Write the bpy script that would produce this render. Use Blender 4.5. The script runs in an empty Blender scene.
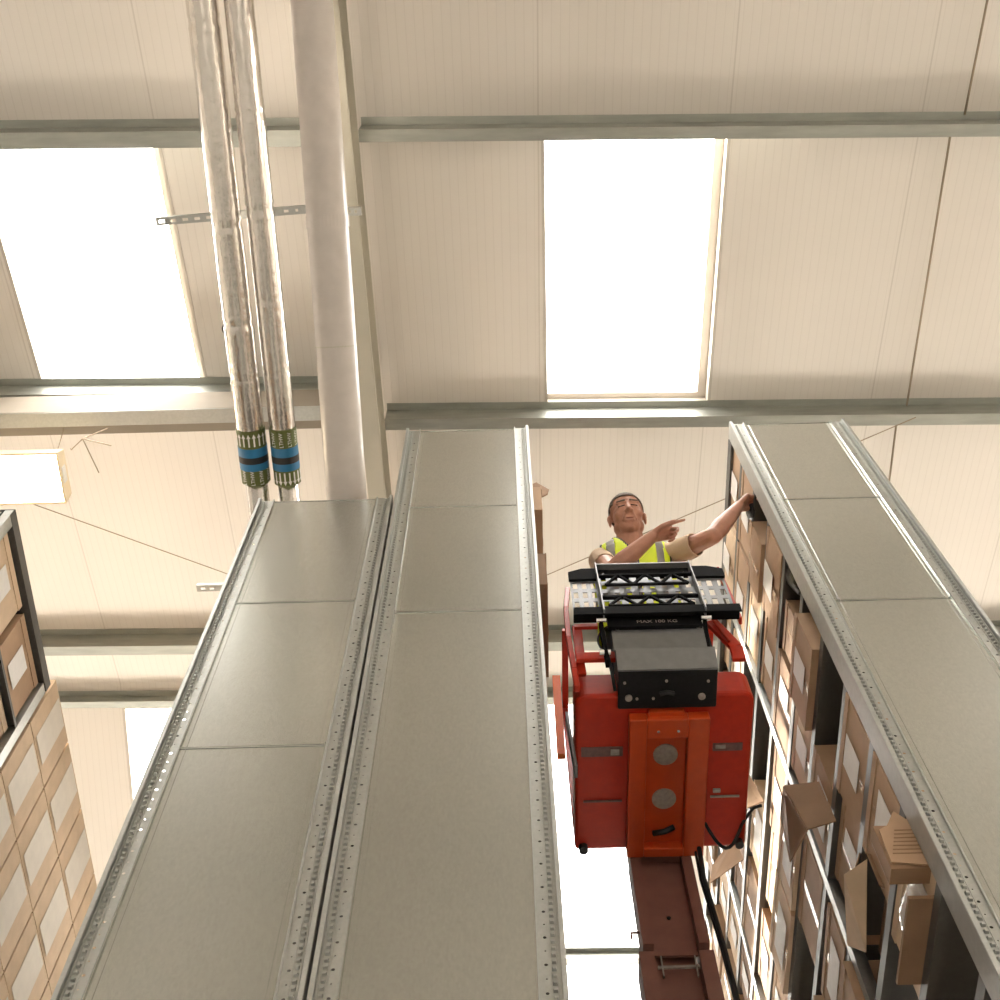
import bpy, bmesh, math, random
from mathutils import Vector, Matrix
random.seed(7)
sc = bpy.context.scene
COL = sc.collection
PI = math.pi
CH = 1.6            # camera height
H0, S = 7.2, .218   # roof height above the lens and roof pitch
DR = 5.285          # ridge distance
def roof_z(y, off=0.):
    return CH + H0 + S*y - off if y <= DR else CH + H0 + S*DR - S*(y-DR) - off

# ------------------------------------------------------------------ materials
def mat(name, col=(.5,.5,.5), rough=.5, metal=0., noise=0., nscale=20., bump=0., bscale=60., stretch=None, spec=.5, coat=0., emit=None, alpha=None):
    m = bpy.data.materials.new(name); m.use_nodes = True
    nt = m.node_tree; N = nt.nodes; L = nt.links
    b = N['Principled BSDF']
    b.inputs['Base Color'].default_value = (*col, 1); b.inputs['Roughness'].default_value = rough
    b.inputs['Metallic'].default_value = metal; b.inputs['Specular IOR Level'].default_value = spec
    b.inputs['Coat Weight'].default_value = coat; b.inputs['Coat Roughness'].default_value = .12
    tc = N.new('ShaderNodeTexCoord'); mp = N.new('ShaderNodeMapping'); L.new(tc.outputs['Object'], mp.inputs[0])
    if stretch: mp.inputs['Scale'].default_value = stretch
    if noise:
        n = N.new('ShaderNodeTexNoise'); n.inputs['Scale'].default_value = nscale; n.inputs['Detail'].default_value = 5
        L.new(mp.outputs[0], n.inputs['Vector'])
        r = N.new('ShaderNodeMapRange'); r.inputs['From Min'].default_value = .3; r.inputs['From Max'].default_value = .7
        r.inputs['To Min'].default_value = 1-noise; r.inputs['To Max'].default_value = 1+noise*.6
        L.new(n.outputs['Fac'], r.inputs['Value'])
        x = N.new('ShaderNodeVectorMath'); x.operation = 'SCALE'; x.inputs[0].default_value = col
        L.new(r.outputs[0], x.inputs['Scale']); L.new(x.outputs[0], b.inputs['Base Color'])
    if bump:
        n2 = N.new('ShaderNodeTexNoise'); n2.inputs['Scale'].default_value = bscale; n2.inputs['Detail'].default_value = 4
        L.new(mp.outputs[0], n2.inputs['Vector'])
        bp = N.new('ShaderNodeBump'); bp.inputs['Strength'].default_value = bump; bp.inputs['Distance'].default_value = .01
        L.new(n2.outputs['Fac'], bp.inputs['Height']); L.new(bp.outputs[0], b.inputs['Normal'])
    if emit:
        b.inputs['Emission Color'].default_value = (*emit[0], 1); b.inputs['Emission Strength'].default_value = emit[1]
    return m

def math_node(nt, op, a, b=None):
    n = nt.nodes.new('ShaderNodeMath'); n.operation = op
    for i, v in enumerate((a, b)):
        if v is None: continue
        if isinstance(v, (int, float)): n.inputs[i].default_value = v
        else: nt.links.new(v, n.inputs[i])
    return n.outputs[0]

M = {}
M['floor'] = mat('concrete_floor', (.40,.38,.35), .7, noise=.12, nscale=2)
M['wall'] = mat('cladding', (.68,.64,.58), .6, noise=.03, nscale=4)
M['galvside'] = mat('dull_galvanised', (.42,.41,.38), .55, .8, noise=.07, nscale=40)
M['galv'] = mat('galvanised_steel', (.50,.51,.49), .46, 1., noise=.07, nscale=70, bump=.03, bscale=120)
M['panel'] = mat('galvanised_panel', (.58,.60,.575), .25, 1., noise=.07, nscale=130, bump=.055, bscale=4, stretch=(1,1,.45))
M['shelfsteel'] = mat('shelf_steel', (.11,.105,.095), .5, .4, noise=.08, nscale=40)
M['purlin'] = mat('purlin_steel', (.42,.43,.39), .42, .85, noise=.12, nscale=25, stretch=(.2,1,1))
M['paintbeam'] = mat('shaded_cream_paint', (.29,.25,.20), .8, noise=.04, nscale=8)  # cream paint, darkened to carry the purlin's shade on the beam
M['greybeam'] = mat('grey_beam_paint', (.50,.47,.39), .5, noise=.04, nscale=6)
M['white'] = mat('white_upvc', (.60,.55,.49), .4)
M['foil'] = mat('foil_lagging', (.76,.72,.68), .21, 1., noise=.05, nscale=30, bump=.42, bscale=26, stretch=(1,.8,1))
M['lag'] = mat('pipe_plastic', (.58,.53,.49), .38, noise=.06, nscale=12, bump=.02, coat=.3)
M['olive'] = mat('olive_tape', (.10,.12,.03), .45)
M['blue'] = mat('blue_tape', (.02,.16,.33), .4)
M['black'] = mat('black_tape', (.012,.012,.014), .5)
M['ink'] = mat('white_print', (.75,.74,.70), .6)
M['wire'] = mat('wire', (.36,.29,.21), .5, .6)
M['card'] = mat('cardboard', (.44,.285,.175), .85, noise=.10, nscale=9, bump=.05, bscale=200)
M['card2'] = mat('cardboard_pale', (.66,.49,.33), .85, noise=.10, nscale=9, bump=.05, bscale=200)
M['card3'] = mat('cardboard_dark', (.29,.175,.10), .85, noise=.12, nscale=9, bump=.05, bscale=200)
M['paper'] = mat('paper_label', (.78,.74,.70), .7, noise=.04, nscale=30)
M['palelabel'] = mat('pale_card_label', (.76,.69,.60), .8, noise=.06, nscale=12)
M['tape'] = mat('parcel_tape', (.44,.30,.19), .25)
M['poly'] = mat('clear_polythene', (.72,.68,.64), .18, noise=.15, nscale=25, bump=.6, bscale=35, coat=.6)
M['bag'] = mat('black_bag', (.012,.012,.012), .3, bump=.4, bscale=30)
M['red'] = mat('red_paint', (.50,.030,.010), .38, noise=.10, nscale=30, coat=.08, spec=.28)
M['orange'] = mat('orange_paint', (.58,.068,.010), .36, noise=.08, nscale=20, coat=.2)
M['mast'] = mat('shaded_red_paint', (.23,.105,.08), .42, noise=.12, nscale=14)  # red paint with the shade on the mast mixed into its colour
M['blackm'] = mat('black_machine', (.012,.012,.013), .5, noise=.2, nscale=60, spec=.25)
M['blackpc'] = mat('black_powder_coat', (.010,.010,.011), .8, spec=.06)
M['tray'] = mat('tray_sheet', (.22,.225,.235), .45, .5, noise=.06, nscale=30)
M['railgrey'] = mat('grey_rail', (.22,.22,.225), .5, .4)
M['sidegate'] = mat('side_gate_orange', (.95,.16,.012), .5, spec=.2)
M['greym'] = mat('dark_cover', (.20,.205,.21), .33, .6, noise=.08, nscale=30, coat=.3)
M['tread'] = mat('worn_grip', (.17,.09,.08), .6, noise=.25, nscale=60)
M['pad'] = mat('grey_pad', (.36,.31,.27), .7, noise=.2, nscale=60)
M['chrome'] = mat('bright_metal', (.75,.75,.76), .22, 1.)
M['rubber'] = mat('rubber', (.015,.015,.015), .6)
M['skin'] = mat('skin', (.50,.245,.165), .5, noise=.10, nscale=26, bump=.08, bscale=120)
M['lips'] = mat('lips', (.30,.10,.08), .5)
M['hair'] = mat('grey_hair', (.15,.115,.09), .8, noise=.35, nscale=120, bump=.5, bscale=300)
M['shirt'] = mat('beige_shirt', (.60,.44,.31), .9, bump=.15, bscale=18)
M['hivis'] = mat('hi_vis_yellow', (.72,.86,.015), .6, bump=.1, bscale=20)
M['reflect'] = mat('reflective_strip', (.30,.29,.27), .35, .4)
M['trouser'] = mat('dark_trousers', (.02,.024,.04), .8)
M['shoe'] = mat('shoe', (.02,.018,.016), .5)
M['eye'] = mat('eye', (.05,.03,.025), .3)
M['lamp'] = mat('lamp_diffuser', (.9,.8,.6), .5, emit=((1.,.80,.50), 14.))
M['lamp_body'] = mat('lamp_body', (.80,.66,.46), .4)

# ceiling liner: ribs every 50 mm and a joint at each module
def ceiling_mat():
    m = mat('white_liner_panel', (.74,.655,.55), .42)
    nt = m.node_tree; N = nt.nodes; L = nt.links; b = N['Principled BSDF']
    tc = N.new('ShaderNodeTexCoord'); sx = N.new('ShaderNodeSeparateXYZ'); L.new(tc.outputs['Object'], sx.inputs[0])
    x = math_node(nt, 'ADD', sx.outputs['X'], 100*1.09+.86)
    a = math_node(nt, 'ABSOLUTE', math_node(nt, 'SUBTRACT', math_node(nt, 'FRACT', math_node(nt, 'DIVIDE', x, 1.09/22)), .5))
    rib = math_node(nt, 'LESS_THAN', a, .05)
    c = math_node(nt, 'ABSOLUTE', math_node(nt, 'SUBTRACT', math_node(nt, 'FRACT', math_node(nt, 'ADD', math_node(nt, 'DIVIDE', x, 1.09), .5)), .5))
    seam = math_node(nt, 'LESS_THAN', c, .0042)
    f = math_node(nt, 'ADD', math_node(nt, 'MULTIPLY', rib, .08), math_node(nt, 'MULTIPLY', seam, .22))
    nz = N.new('ShaderNodeTexNoise'); nz.inputs['Scale'].default_value = 1.2; nz.inputs['Detail'].default_value = 4
    L.new(tc.outputs['Object'], nz.inputs['Vector'])
    f = math_node(nt, 'ADD', f, math_node(nt, 'MULTIPLY', nz.outputs['Fac'], .07))
    mx = N.new('ShaderNodeMix'); mx.data_type = 'RGBA'
    mx.inputs[6].default_value = (.77,.720,.662,1); mx.inputs[7].default_value = (.25,.19,.14,1)
    L.new(f, mx.inputs[0]); L.new(mx.outputs[2], b.inputs['Base Color'])
    bp = N.new('ShaderNodeBump'); bp.inputs['Strength'].default_value = .35; bp.inputs['Distance'].default_value = .004; bp.invert = True
    L.new(math_node(nt, 'ADD', rib, math_node(nt, 'MULTIPLY', seam, 2.)), bp.inputs['Height']); L.new(bp.outputs[0], b.inputs['Normal'])
    return m
M['ceiling'] = ceiling_mat()

def hole_mat():   # perforated galvanised strip: real (see-through) holes in two sizes
    m = mat('perforated_steel', (.50,.51,.485), .48, 1., noise=.07, nscale=70, bump=.03, bscale=120)
    nt = m.node_tree; N = nt.nodes; L = nt.links; b = N['Principled BSDF']
    tc = N.new('ShaderNodeTexCoord'); sx = N.new('ShaderNodeSeparateXYZ'); L.new(tc.outputs['Object'], sx.inputs[0])
    def dots(cx, pitch, off, r):
        fz = math_node(nt, 'FRACT', math_node(nt, 'DIVIDE', math_node(nt, 'ADD', sx.outputs['Z'], off), pitch))
        dz = math_node(nt, 'MULTIPLY', math_node(nt, 'SUBTRACT', fz, .5), pitch)
        dx = math_node(nt, 'SUBTRACT', math_node(nt, 'ABSOLUTE', sx.outputs['X']), cx)
        d = math_node(nt, 'SQRT', math_node(nt, 'ADD', math_node(nt, 'MULTIPLY', dx, dx), math_node(nt, 'MULTIPLY', dz, dz)))
        return math_node(nt, 'LESS_THAN', d, r)
    f = math_node(nt, 'MAXIMUM', dots(.053, .10, 0, .0052), dots(.053, .10, .05, .0028))
    out = [n for n in N if n.type == 'OUTPUT_MATERIAL'][0]
    tr = N.new('ShaderNodeBsdfTransparent'); ms = N.new('ShaderNodeMixShader')
    L.new(f, ms.inputs[0]); L.new(b.outputs[0], ms.inputs[1]); L.new(tr.outputs[0], ms.inputs[2]); L.new(ms.outputs[0], out.inputs[0])
    return m
M['perf'] = hole_mat()

def pane_mat():
    m = bpy.data.materials.new('translucent_rooflight'); m.use_nodes = True
    nt = m.node_tree; N = nt.nodes; L = nt.links
    for n in list(N):
        if n.type != 'OUTPUT_MATERIAL': N.remove(n)
    out = N[0]
    a = N.new('ShaderNodeBsdfTransparent'); a.inputs[0].default_value = (.93,.92,.90,1)
    b = N.new('ShaderNodeBsdfTranslucent'); b.inputs[0].default_value = (.95,.94,.92,1)
    ms = N.new('ShaderNodeMixShader'); ms.inputs[0].default_value = .35
    L.new(a.outputs[0], ms.inputs[1]); L.new(b.outputs[0], ms.inputs[2]); L.new(ms.outputs[0], out.inputs[0])
    return m
M['pane'] = pane_mat()

# ------------------------------------------------------------------ mesh helpers
class MB:
    def __init__(s): s.v = []; s.f = []
    def add(s, vs, fs):
        o = len(s.v); s.v += [tuple(v) for v in vs]; s.f += [tuple(i+o for i in f) for f in fs]; return s
    def box(s, x0, x1, y0, y1, z0, z1, mtx=None):
        vs = [Vector((x, y, z)) for z in (z0, z1) for y in (y0, y1) for x in (x0, x1)]
        if mtx: vs = [mtx @ v for v in vs]
        return s.add(vs, [(0,2,3,1),(4,5,7,6),(0,1,5,4),(2,6,7,3),(0,4,6,2),(1,3,7,5)])
    def bar(s, p0, p1, w, h, up=(0,0,1)):      # rectangular bar between two points
        p0 = Vector(p0); p1 = Vector(p1); d = (p1-p0).normalized(); u = Vector(up)
        sd = d.cross(u).normalized(); u = sd.cross(d).normalized()
        vs = [p + sd*a*w/2 + u*b*h/2 for p in (p0, p1) for a, b in ((-1,-1),(1,-1),(1,1),(-1,1))]
        return s.add(vs, [(3,2,1,0),(4,5,6,7),(0,1,5,4),(1,2,6,5),(2,3,7,6),(3,0,4,7)])
    def tube(s, pts, r, n=12, caps=True):
        pts = [Vector(p) for p in pts]; rs = r if isinstance(r, (list, tuple)) else [r]*len(pts)
        rings = []; prev = None
        for i, p in enumerate(pts):
            d = (pts[min(i+1, len(pts)-1)] - pts[max(i-1, 0)]).normalized()
            if prev is None:
                a = d.orthogonal().normalized()
            else:
                a = (prev - d*prev.dot(d)).normalized()
            prev = a; b = d.cross(a)
            rings.append([p + (a*math.cos(2*PI*k/n) + b*math.sin(2*PI*k/n))*rs[i] for k in range(n)])
        vs = [v for rr in rings for v in rr]; fs = []
        for i in range(len(pts)-1):
            for k in range(n):
                k2 = (k+1) % n; fs.append((i*n+k, i*n+k2, (i+1)*n+k2, (i+1)*n+k))
        if caps: fs += [tuple(range(n-1, -1, -1)), tuple((len(pts)-1)*n+k for k in range(n))]
        return s.add(vs, fs)
    def capsule(s, p0, p1, r0, r1, n=14):
        p0 = Vector(p0); p1 = Vector(p1); d = (p1-p0)
        L = d.length; d = d.normalized() if L > 1e-6 else Vector((0,0,1)); pts = []; rs = []
        for k in range(1, 5):
            a = PI/2*k/5; pts.append(p0 - d*r0*math.cos(a)); rs.append(r0*math.sin(a))
        for k in range(0, 4): t = k/3; pts.append(p0 + d*L*t); rs.append(r0+(r1-r0)*t)
        for k in range(4, 0, -1):
            a = PI/2*k/5; pts.append(p1 + d*r1*math.cos(a)); rs.append(r1*math.sin(a))
        return s.tube(pts, rs, n)
    def ell(s, c, r, mtx=None, n=20, m=12):
        vs = []; fs = []
        for i in range(1, m):
            for k in range(n):
                th = PI*i/m; ph = 2*PI*k/n
                vs.append(Vector((math.sin(th)*math.cos(ph)*r[0], math.sin(th)*math.sin(ph)*r[1], math.cos(th)*r[2])))
        vs += [Vector((0,0,r[2])), Vector((0,0,-r[2]))]
        if mtx: vs = [mtx @ v for v in vs]
        vs = [v + Vector(c) for v in vs]
        for i in range(m-2):
            for k in range(n):
                k2 = (k+1) % n; fs.append((i*n+k, (i+1)*n+k, (i+1)*n+k2, i*n+k2))
        for k in range(n):
            k2 = (k+1) % n; fs += [(len(vs)-2, k, k2), (len(vs)-1, (m-2)*n+k2, (m-2)*n+k)]
        return s.add(vs, fs)
    def prism(s, poly, axis, a0, a1):          # polygon in the two other axes, extruded along axis
        def mk(p, t):
            return {'x': (t, p[0], p[1]), 'y': (p[0], t, p[1]), 'z': (p[0], p[1], t)}[axis]
        n = len(poly); vs = [mk(p, a0) for p in poly] + [mk(p, a1) for p in poly]
        return s.add(vs, [tuple(range(n)), tuple(range(2*n-1, n-1, -1))] + [(i, i+n, (i+1) % n+n, (i+1) % n) for i in range(n)])
    def build(s, name, m, parent=None, smooth=False, bevel=0., remesh=0., loc=None, fix=True, smoothing=0):
        me = bpy.data.meshes.new(name); vs = s.v
        if loc: vs = [(v[0]-loc[0], v[1]-loc[1], v[2]-loc[2]) for v in vs]
        me.from_pydata(vs, [], s.f); me.update()
        if fix:
            bm = bmesh.new(); bm.from_mesh(me); bmesh.ops.recalc_face_normals(bm, faces=bm.faces); bm.to_mesh(me); bm.free()
        me.materials.append(m)
        o = bpy.data.objects.new(name, me); COL.objects.link(o)
        if loc: o.location = loc
        if bevel:
            b = o.modifiers.new('b', 'BEVEL'); b.width = bevel; b.segments = 2; b.limit_method = 'ANGLE'; b.angle_limit = .6
        if remesh:
            r = o.modifiers.new('r', 'REMESH'); r.mode = 'VOXEL'; r.voxel_size = remesh; r.use_smooth_shade = True
            if smoothing:
                q = o.modifiers.new('s', 'SMOOTH'); q.iterations = smoothing; q.factor = .6
            dg = bpy.context.evaluated_depsgraph_get(); dg.update()
            nm = bpy.data.meshes.new_from_object(o.evaluated_get(dg)); o.modifiers.clear(); o.data = nm
            if not nm.materials: nm.materials.append(m)
            smooth = True
        if smooth: o.data.polygons.foreach_set('use_smooth', [True]*len(o.data.polygons))
        if parent is not None:
            o.parent = parent
            o.location = (Vector(loc) if loc else Vector((0,0,0))) - WL(parent)
        return o
def WL(o):
    p = Vector(o.location)
    while o.parent: o = o.parent; p += Vector(o.location)
    return p
def tag(o, label, cat, group=None, kind=None):
    o['label'] = label; o['category'] = cat
    if group: o['group'] = group
    if kind: o['kind'] = kind
    return o
def thing(name, loc, label, cat, group=None):
    o = bpy.data.objects.new(name, None); COL.objects.link(o); o.location = loc; o.empty_display_size = .1
    return tag(o, label, cat, group)
def struct(o, label=None):
    o['kind'] = 'structure'
    if label: o['label'] = label
    return o
def B(x0, x1, y0, y1, z0, z1): return MB().box(x0, x1, y0, y1, z0, z1)
def text_mesh(txt, size, extrude=.0005):
    cu = bpy.data.curves.new('t', 'FONT'); cu.body = txt; cu.size = size; cu.extrude = extrude; cu.align_x = 'CENTER'; cu.align_y = 'CENTER'
    o = bpy.data.objects.new('t', cu); COL.objects.link(o)
    dg = bpy.context.evaluated_depsgraph_get(); dg.update()
    me = bpy.data.meshes.new_from_object(o.evaluated_get(dg))
    vs = [v.co.copy() for v in me.vertices]; fs = [tuple(p.vertices) for p in me.polygons]
    bpy.data.objects.remove(o); return vs, fs

def skew(o, xs=True):
    # the building grid sits a degree off the racks
    off = WL(o)
    for v in o.data.vertices:
        x, y = v.co.x+off.x, v.co.y+off.y
        v.co.y += .017*x
        if xs and y < DR: v.co.x += .010*y+.004
    o.data.update(); return o
# ------------------------------------------------------------------ building shell
XW0, XW1 = -14.9, 14.6
struct(B(XW0-2, XW1+2, -26, 22, -.2, 0).build('floor', M['floor']), 'grey concrete warehouse floor')
MOD = 1.09; MX0 = -.86
XS = [MX0 + MOD*k for k in range(-13, 15)]
def is_sky(k):            # every fourth module is a rooflight bay
    return k % 4 in (1, )
# module index k: [-.86+1.09k, -.86+1.09(k+1)]; rooflights at k=1 and k=-2 as photographed, then every three modules
SKY_K = {-11, -8, -5, -2, 1, 4, 7, 10}
def slab(y0, y1, x0, x1, mb, t=.10):
    vs = []
    for dz in (0, t):
        for y in (y0, y1):
            for x in (x0, x1): vs.append((x, y, roof_z(y)+dz))
    mb.add(vs, [(0,2,3,1),(4,5,7,6),(0,1,5,4),(2,6,7,3),(0,4,6,2),(1,3,7,5)])
near = [-20., -8.4, -4.9, 1.06, 2.84, DR]      # intervals 1 and 3 hold rooflights; unseen row 1 added for light and reflections
near_sky = {1, 3}
far = [DR, 5.47, 9.4, 17.]
far_sky = {1}
mb = MB()
for i in range(len(near)-1):
    for k in range(-13, 14):
        if i in near_sky and k in SKY_K and not (i == 1 and k in (-2, 1)): continue
        x0 = MX0+MOD*k
        slab(near[i], near[i+1], x0, x0+MOD, mb)
skew(struct(mb.build('ceiling', M['ceiling'], fix=False), 'cream ribbed liner panels of the near roof slope'))
mb = MB()
for i in range(len(far)-1):
    for k in range(-13, 14):
        if i in far_sky and k in SKY_K: continue
        x0 = MX0+MOD*k; slab(far[i], far[i+1], x0, x0+MOD, mb)
skew(struct(mb.build('ceiling', M['ceiling'], fix=False), 'cream ribbed liner panels of the far roof slope'))
wn = 1
def skylight(k, y0, y1):
    global wn
    x0 = MX0+MOD*k; x1 = x0+MOD
    s = S if y1 <= DR+.01 else -S
    r = bpy.data.objects.new('window_%d' % wn, None); wn += 1; COL.objects.link(r)
    r.location = (x0, y0, roof_z(y0)); struct(r)
    f = MB(); t = .02; up = .16
    def wallseg(xa, xb, ya, yb, zb=-.004):
        vs = [(x, y, roof_z(y)+dz) for dz in (zb, up) for y in (ya, yb) for x in (xa, xb)]
        f.add(vs, [(0,2,3,1),(4,5,7,6),(0,1,5,4),(2,6,7,3),(0,4,6,2),(1,3,7,5)])
    wallseg(x0, x0+t, y0, y1); wallseg(x1-t, x1, y0, y1); wallseg(x0+t, x1-t, y0, y0+t); wallseg(x0+t, x1-t, y1-t, y1)
    wallseg(x1-.075, x1-t, y0+t, y1-t, .09); wallseg(x0+t, x1-.075, y1-.06, y1-t, .09)
    skew(f.build('frame', M['white'], r))
    p = MB(); n = 6
    vs = [(x0+(x1-x0)*a/n, y, roof_z(y)+up) for y in (y0, y1) for a in range(n+1)]
    p.add(vs, [(a, a+1, n+1+a+1, n+1+a) for a in range(n)])
    skew(p.build('pane', M['pane'], r))
for i in near_sky:
    for k in sorted(SKY_K):
        if not (i == 1 and k in (-2, 1)): skylight(k, near[i], near[i+1])
for k in sorted(SKY_K): skylight(k, far[1], far[2])
# walls: unseen end walls stop above the floor, shaped to control the daylight
zt = roof_z(17.)
struct(B(XW0, XW1, 17, 17.2, 3.6, zt+.05).build('wall_back', M['wall']), 'cladding above an opening added to let daylight in')  # unseen; cut short so daylight brightens the far ceiling
struct(B(XW0, XW1, -20.2, -20, 1.8, roof_z(-20)+.05).build('wall_front', M['wall']), 'cladding behind the viewer')  # unseen, put in to darken the near ceiling
def sidewall(name, x0, x1):
    poly = [(-20, 0), (17, 0), (17, roof_z(17)), (DR, roof_z(DR)), (-20, roof_z(-20))]
    struct(MB().prism(poly, 'x', x0, x1).build(name, M['wall']))
sidewall('wall_left', XW0-.2, XW0); sidewall('wall_right', XW1, XW1+.2)

# roof steel ------------------------------------------------------
def purlin(x0, x1, y, label, dep=.2, fl=.068, sgn=1, m='purlin', top=0.):
    """Z purlin hanging below the liner: web, bottom flange with lip, top flange"""
    mb = MB(); z = lambda yy, o: roof_z(yy, o)
    zb = roof_z(y+fl/2, dep); ztp = min(roof_z(y), roof_z(y+fl))-.003
    if sgn > 0:
        mb.box(x0, x1, y, y+.004, zb, ztp); mb.box(x0, x1, y+.004, y+fl, zb, zb+.004); mb.box(x0, x1, y+fl-.003, y+fl, zb+.004, zb+.02)
    else:
        mb.box(x0, x1, y, y+.004, zb, ztp); mb.box(x0, x1, y+.004, y+fl+.02, zb, zb+.004); mb.box(x0, x1, y+fl+.017, y+fl+.02, zb+.004, zb+.02)
    mb.box(x0, x1, y-.045, y, ztp-.012, ztp-.008)
    o = mb.build('roof_purlin', M[m], loc=(0, y, zb)); skew(o, False); tag(o, label, 'purlin', 'steel purlins under the roof'); return o
RX0, RX1 = -.885, -.775
purlin(RX1+.0, 3.95, .985, 'grey steel purlin above the top edge of the central rooflight, nearest the viewer')
purlin(XW0, RX0-.0, .985, 'grey steel purlin crossing above the rooflight on the pipe side of the rafter', fl=.09)
purlin(RX1, XW1, 2.852, 'grey steel purlin along the lower edge of the central rooflight, over the two tall racks', fl=.075)
purlin(XW0, RX0, 2.645, 'short-lapped grey steel purlin along the lower edge of the rooflight behind the foil pipes', fl=.068)
purlin(3.95, XW1, .99, 'grey steel purlin continuing the nearest one past its lap joint', fl=.068)
purlin(XW0, XW1, 4.775, 'grey steel purlin just before the ridge, seen between the cartons and the racks', fl=.075)
purlin(XW0, XW1, 5.375, 'grey steel purlin just past the ridge, at the head of the far rooflights', fl=.035, dep=.10, sgn=-1)
purlin(XW0, XW1, 7.56, 'white-lit steel purlin crossing the far rooflights beyond the lift mast', fl=.055, dep=.09, sgn=-1)
for yy in (-.9, -2.8): purlin(XW0, XW1, yy, 'steel purlin overhead behind the viewer')
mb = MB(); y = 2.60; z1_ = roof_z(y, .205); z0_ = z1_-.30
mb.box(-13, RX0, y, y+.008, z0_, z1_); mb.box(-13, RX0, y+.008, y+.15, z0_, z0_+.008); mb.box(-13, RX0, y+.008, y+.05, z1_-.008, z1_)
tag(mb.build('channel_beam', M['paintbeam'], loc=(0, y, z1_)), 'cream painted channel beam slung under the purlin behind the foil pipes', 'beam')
mb = MB().box(-13, RX0, y+.002, y+.095, z0_-.008, z0_-.001)
tag(mb.build('tie_flat', M['galv'], loc=(0, y, z0_)), 'bright galvanised flat bar bolted along the underside of the cream channel beam', 'beam')
# rafter (I section following the slope)
rf = thing('roof_rafter', (-.83, 0, roof_z(0, .57)), 'deep grey painted steel rafter running along the roof slope beside the fat grey pipe', 'beam')
def slope_box(mb, x0, x1, y0, y1, o0, o1):
    vs = [(x, y, roof_z(y, o)) for o in (o1, o0) for y in (y0, y1) for x in (x0, x1)]
    mb.add(vs, [(0,2,3,1),(4,5,7,6),(0,1,5,4),(2,6,7,3),(0,4,6,2),(1,3,7,5)])
for (a, b, nm) in ((-19.5, DR, 0), (DR, 16.9, 1)):
    mb = MB(); slope_box(mb, RX0, RX1, a, b, .545, .56); mb.build('flange', M['greybeam'], rf)
    mb = MB(); slope_box(mb, -.834, -.826, a, b, .21, .545); mb.build('web', M['greybeam'], rf)
    mb = MB(); slope_box(mb, RX0, RX1, a, b, .20, .21); mb.build('flange', M['greybeam'], rf)
# sag rods between purlins
def rod(p0, p1, r, label, name='sag_rod'):
    o = MB().tube([p0, p1], r, 8).build(name, M['wire'], smooth=True, loc=tuple(Vector(p0))); tag(o, label, 'rod'); return o
rod((2.62, .20, roof_z(.2, .1)), (2.62, .99, roof_z(.99, .1)), .007, 'thin steel sag rod above the nearest purlin')
rod((2.56, 1.04, roof_z(1.04, .1)), (2.62, 2.87, roof_z(2.87, .1)), .007, 'thin steel sag rod between the purlins beside the central rooflight')
rod((2.57, 2.91, roof_z(2.91, .1)), (2.68, 4.77, roof_z(4.77, .1)), .007, 'thin steel sag rod dropping behind the top of the rack being picked')
rod((-3.5, 3.2, 9.205), (-1.45, 4.27, 9.43), .0035, 'thin slanting bracing wire beside the strip lamp', 'bracing_wire')
rod((-.1, 4.27, 9.43), (2.62, 2.88, 9.13), .0035, 'thin slanting bracing wire behind the worker', 'bracing_wire')
# strut stubs and strut channel
def strut(name, x0, x1, y, z, label, slots, w=.041, tilt=0.):
    mb = MB(); t = .004; n = len(slots)
    # bottom plate with real slots: strips around each slot
    xs = [x0]
    for (a, b) in slots: xs += [a, b]
    xs.append(x1)
    for i in range(0, len(xs), 2): mb.box(xs[i], xs[i+1], y, y+w, z, z+t)
    for (a, b) in slots: mb.box(a, b, y, y+.013, z, z+t); mb.box(a, b, y+w-.013, y+w, z, z+t)
    mb.box(x0, x1, y, y+t, z+t, z+.03); mb.box(x0, x1, y+w-t, y+w, z+t, z+.03)
    o = mb.build(name, M['galv'], loc=(x0, y, z)); tag(o, label, 'strut'); o.rotation_euler = (0, 0, tilt); return o

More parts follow.
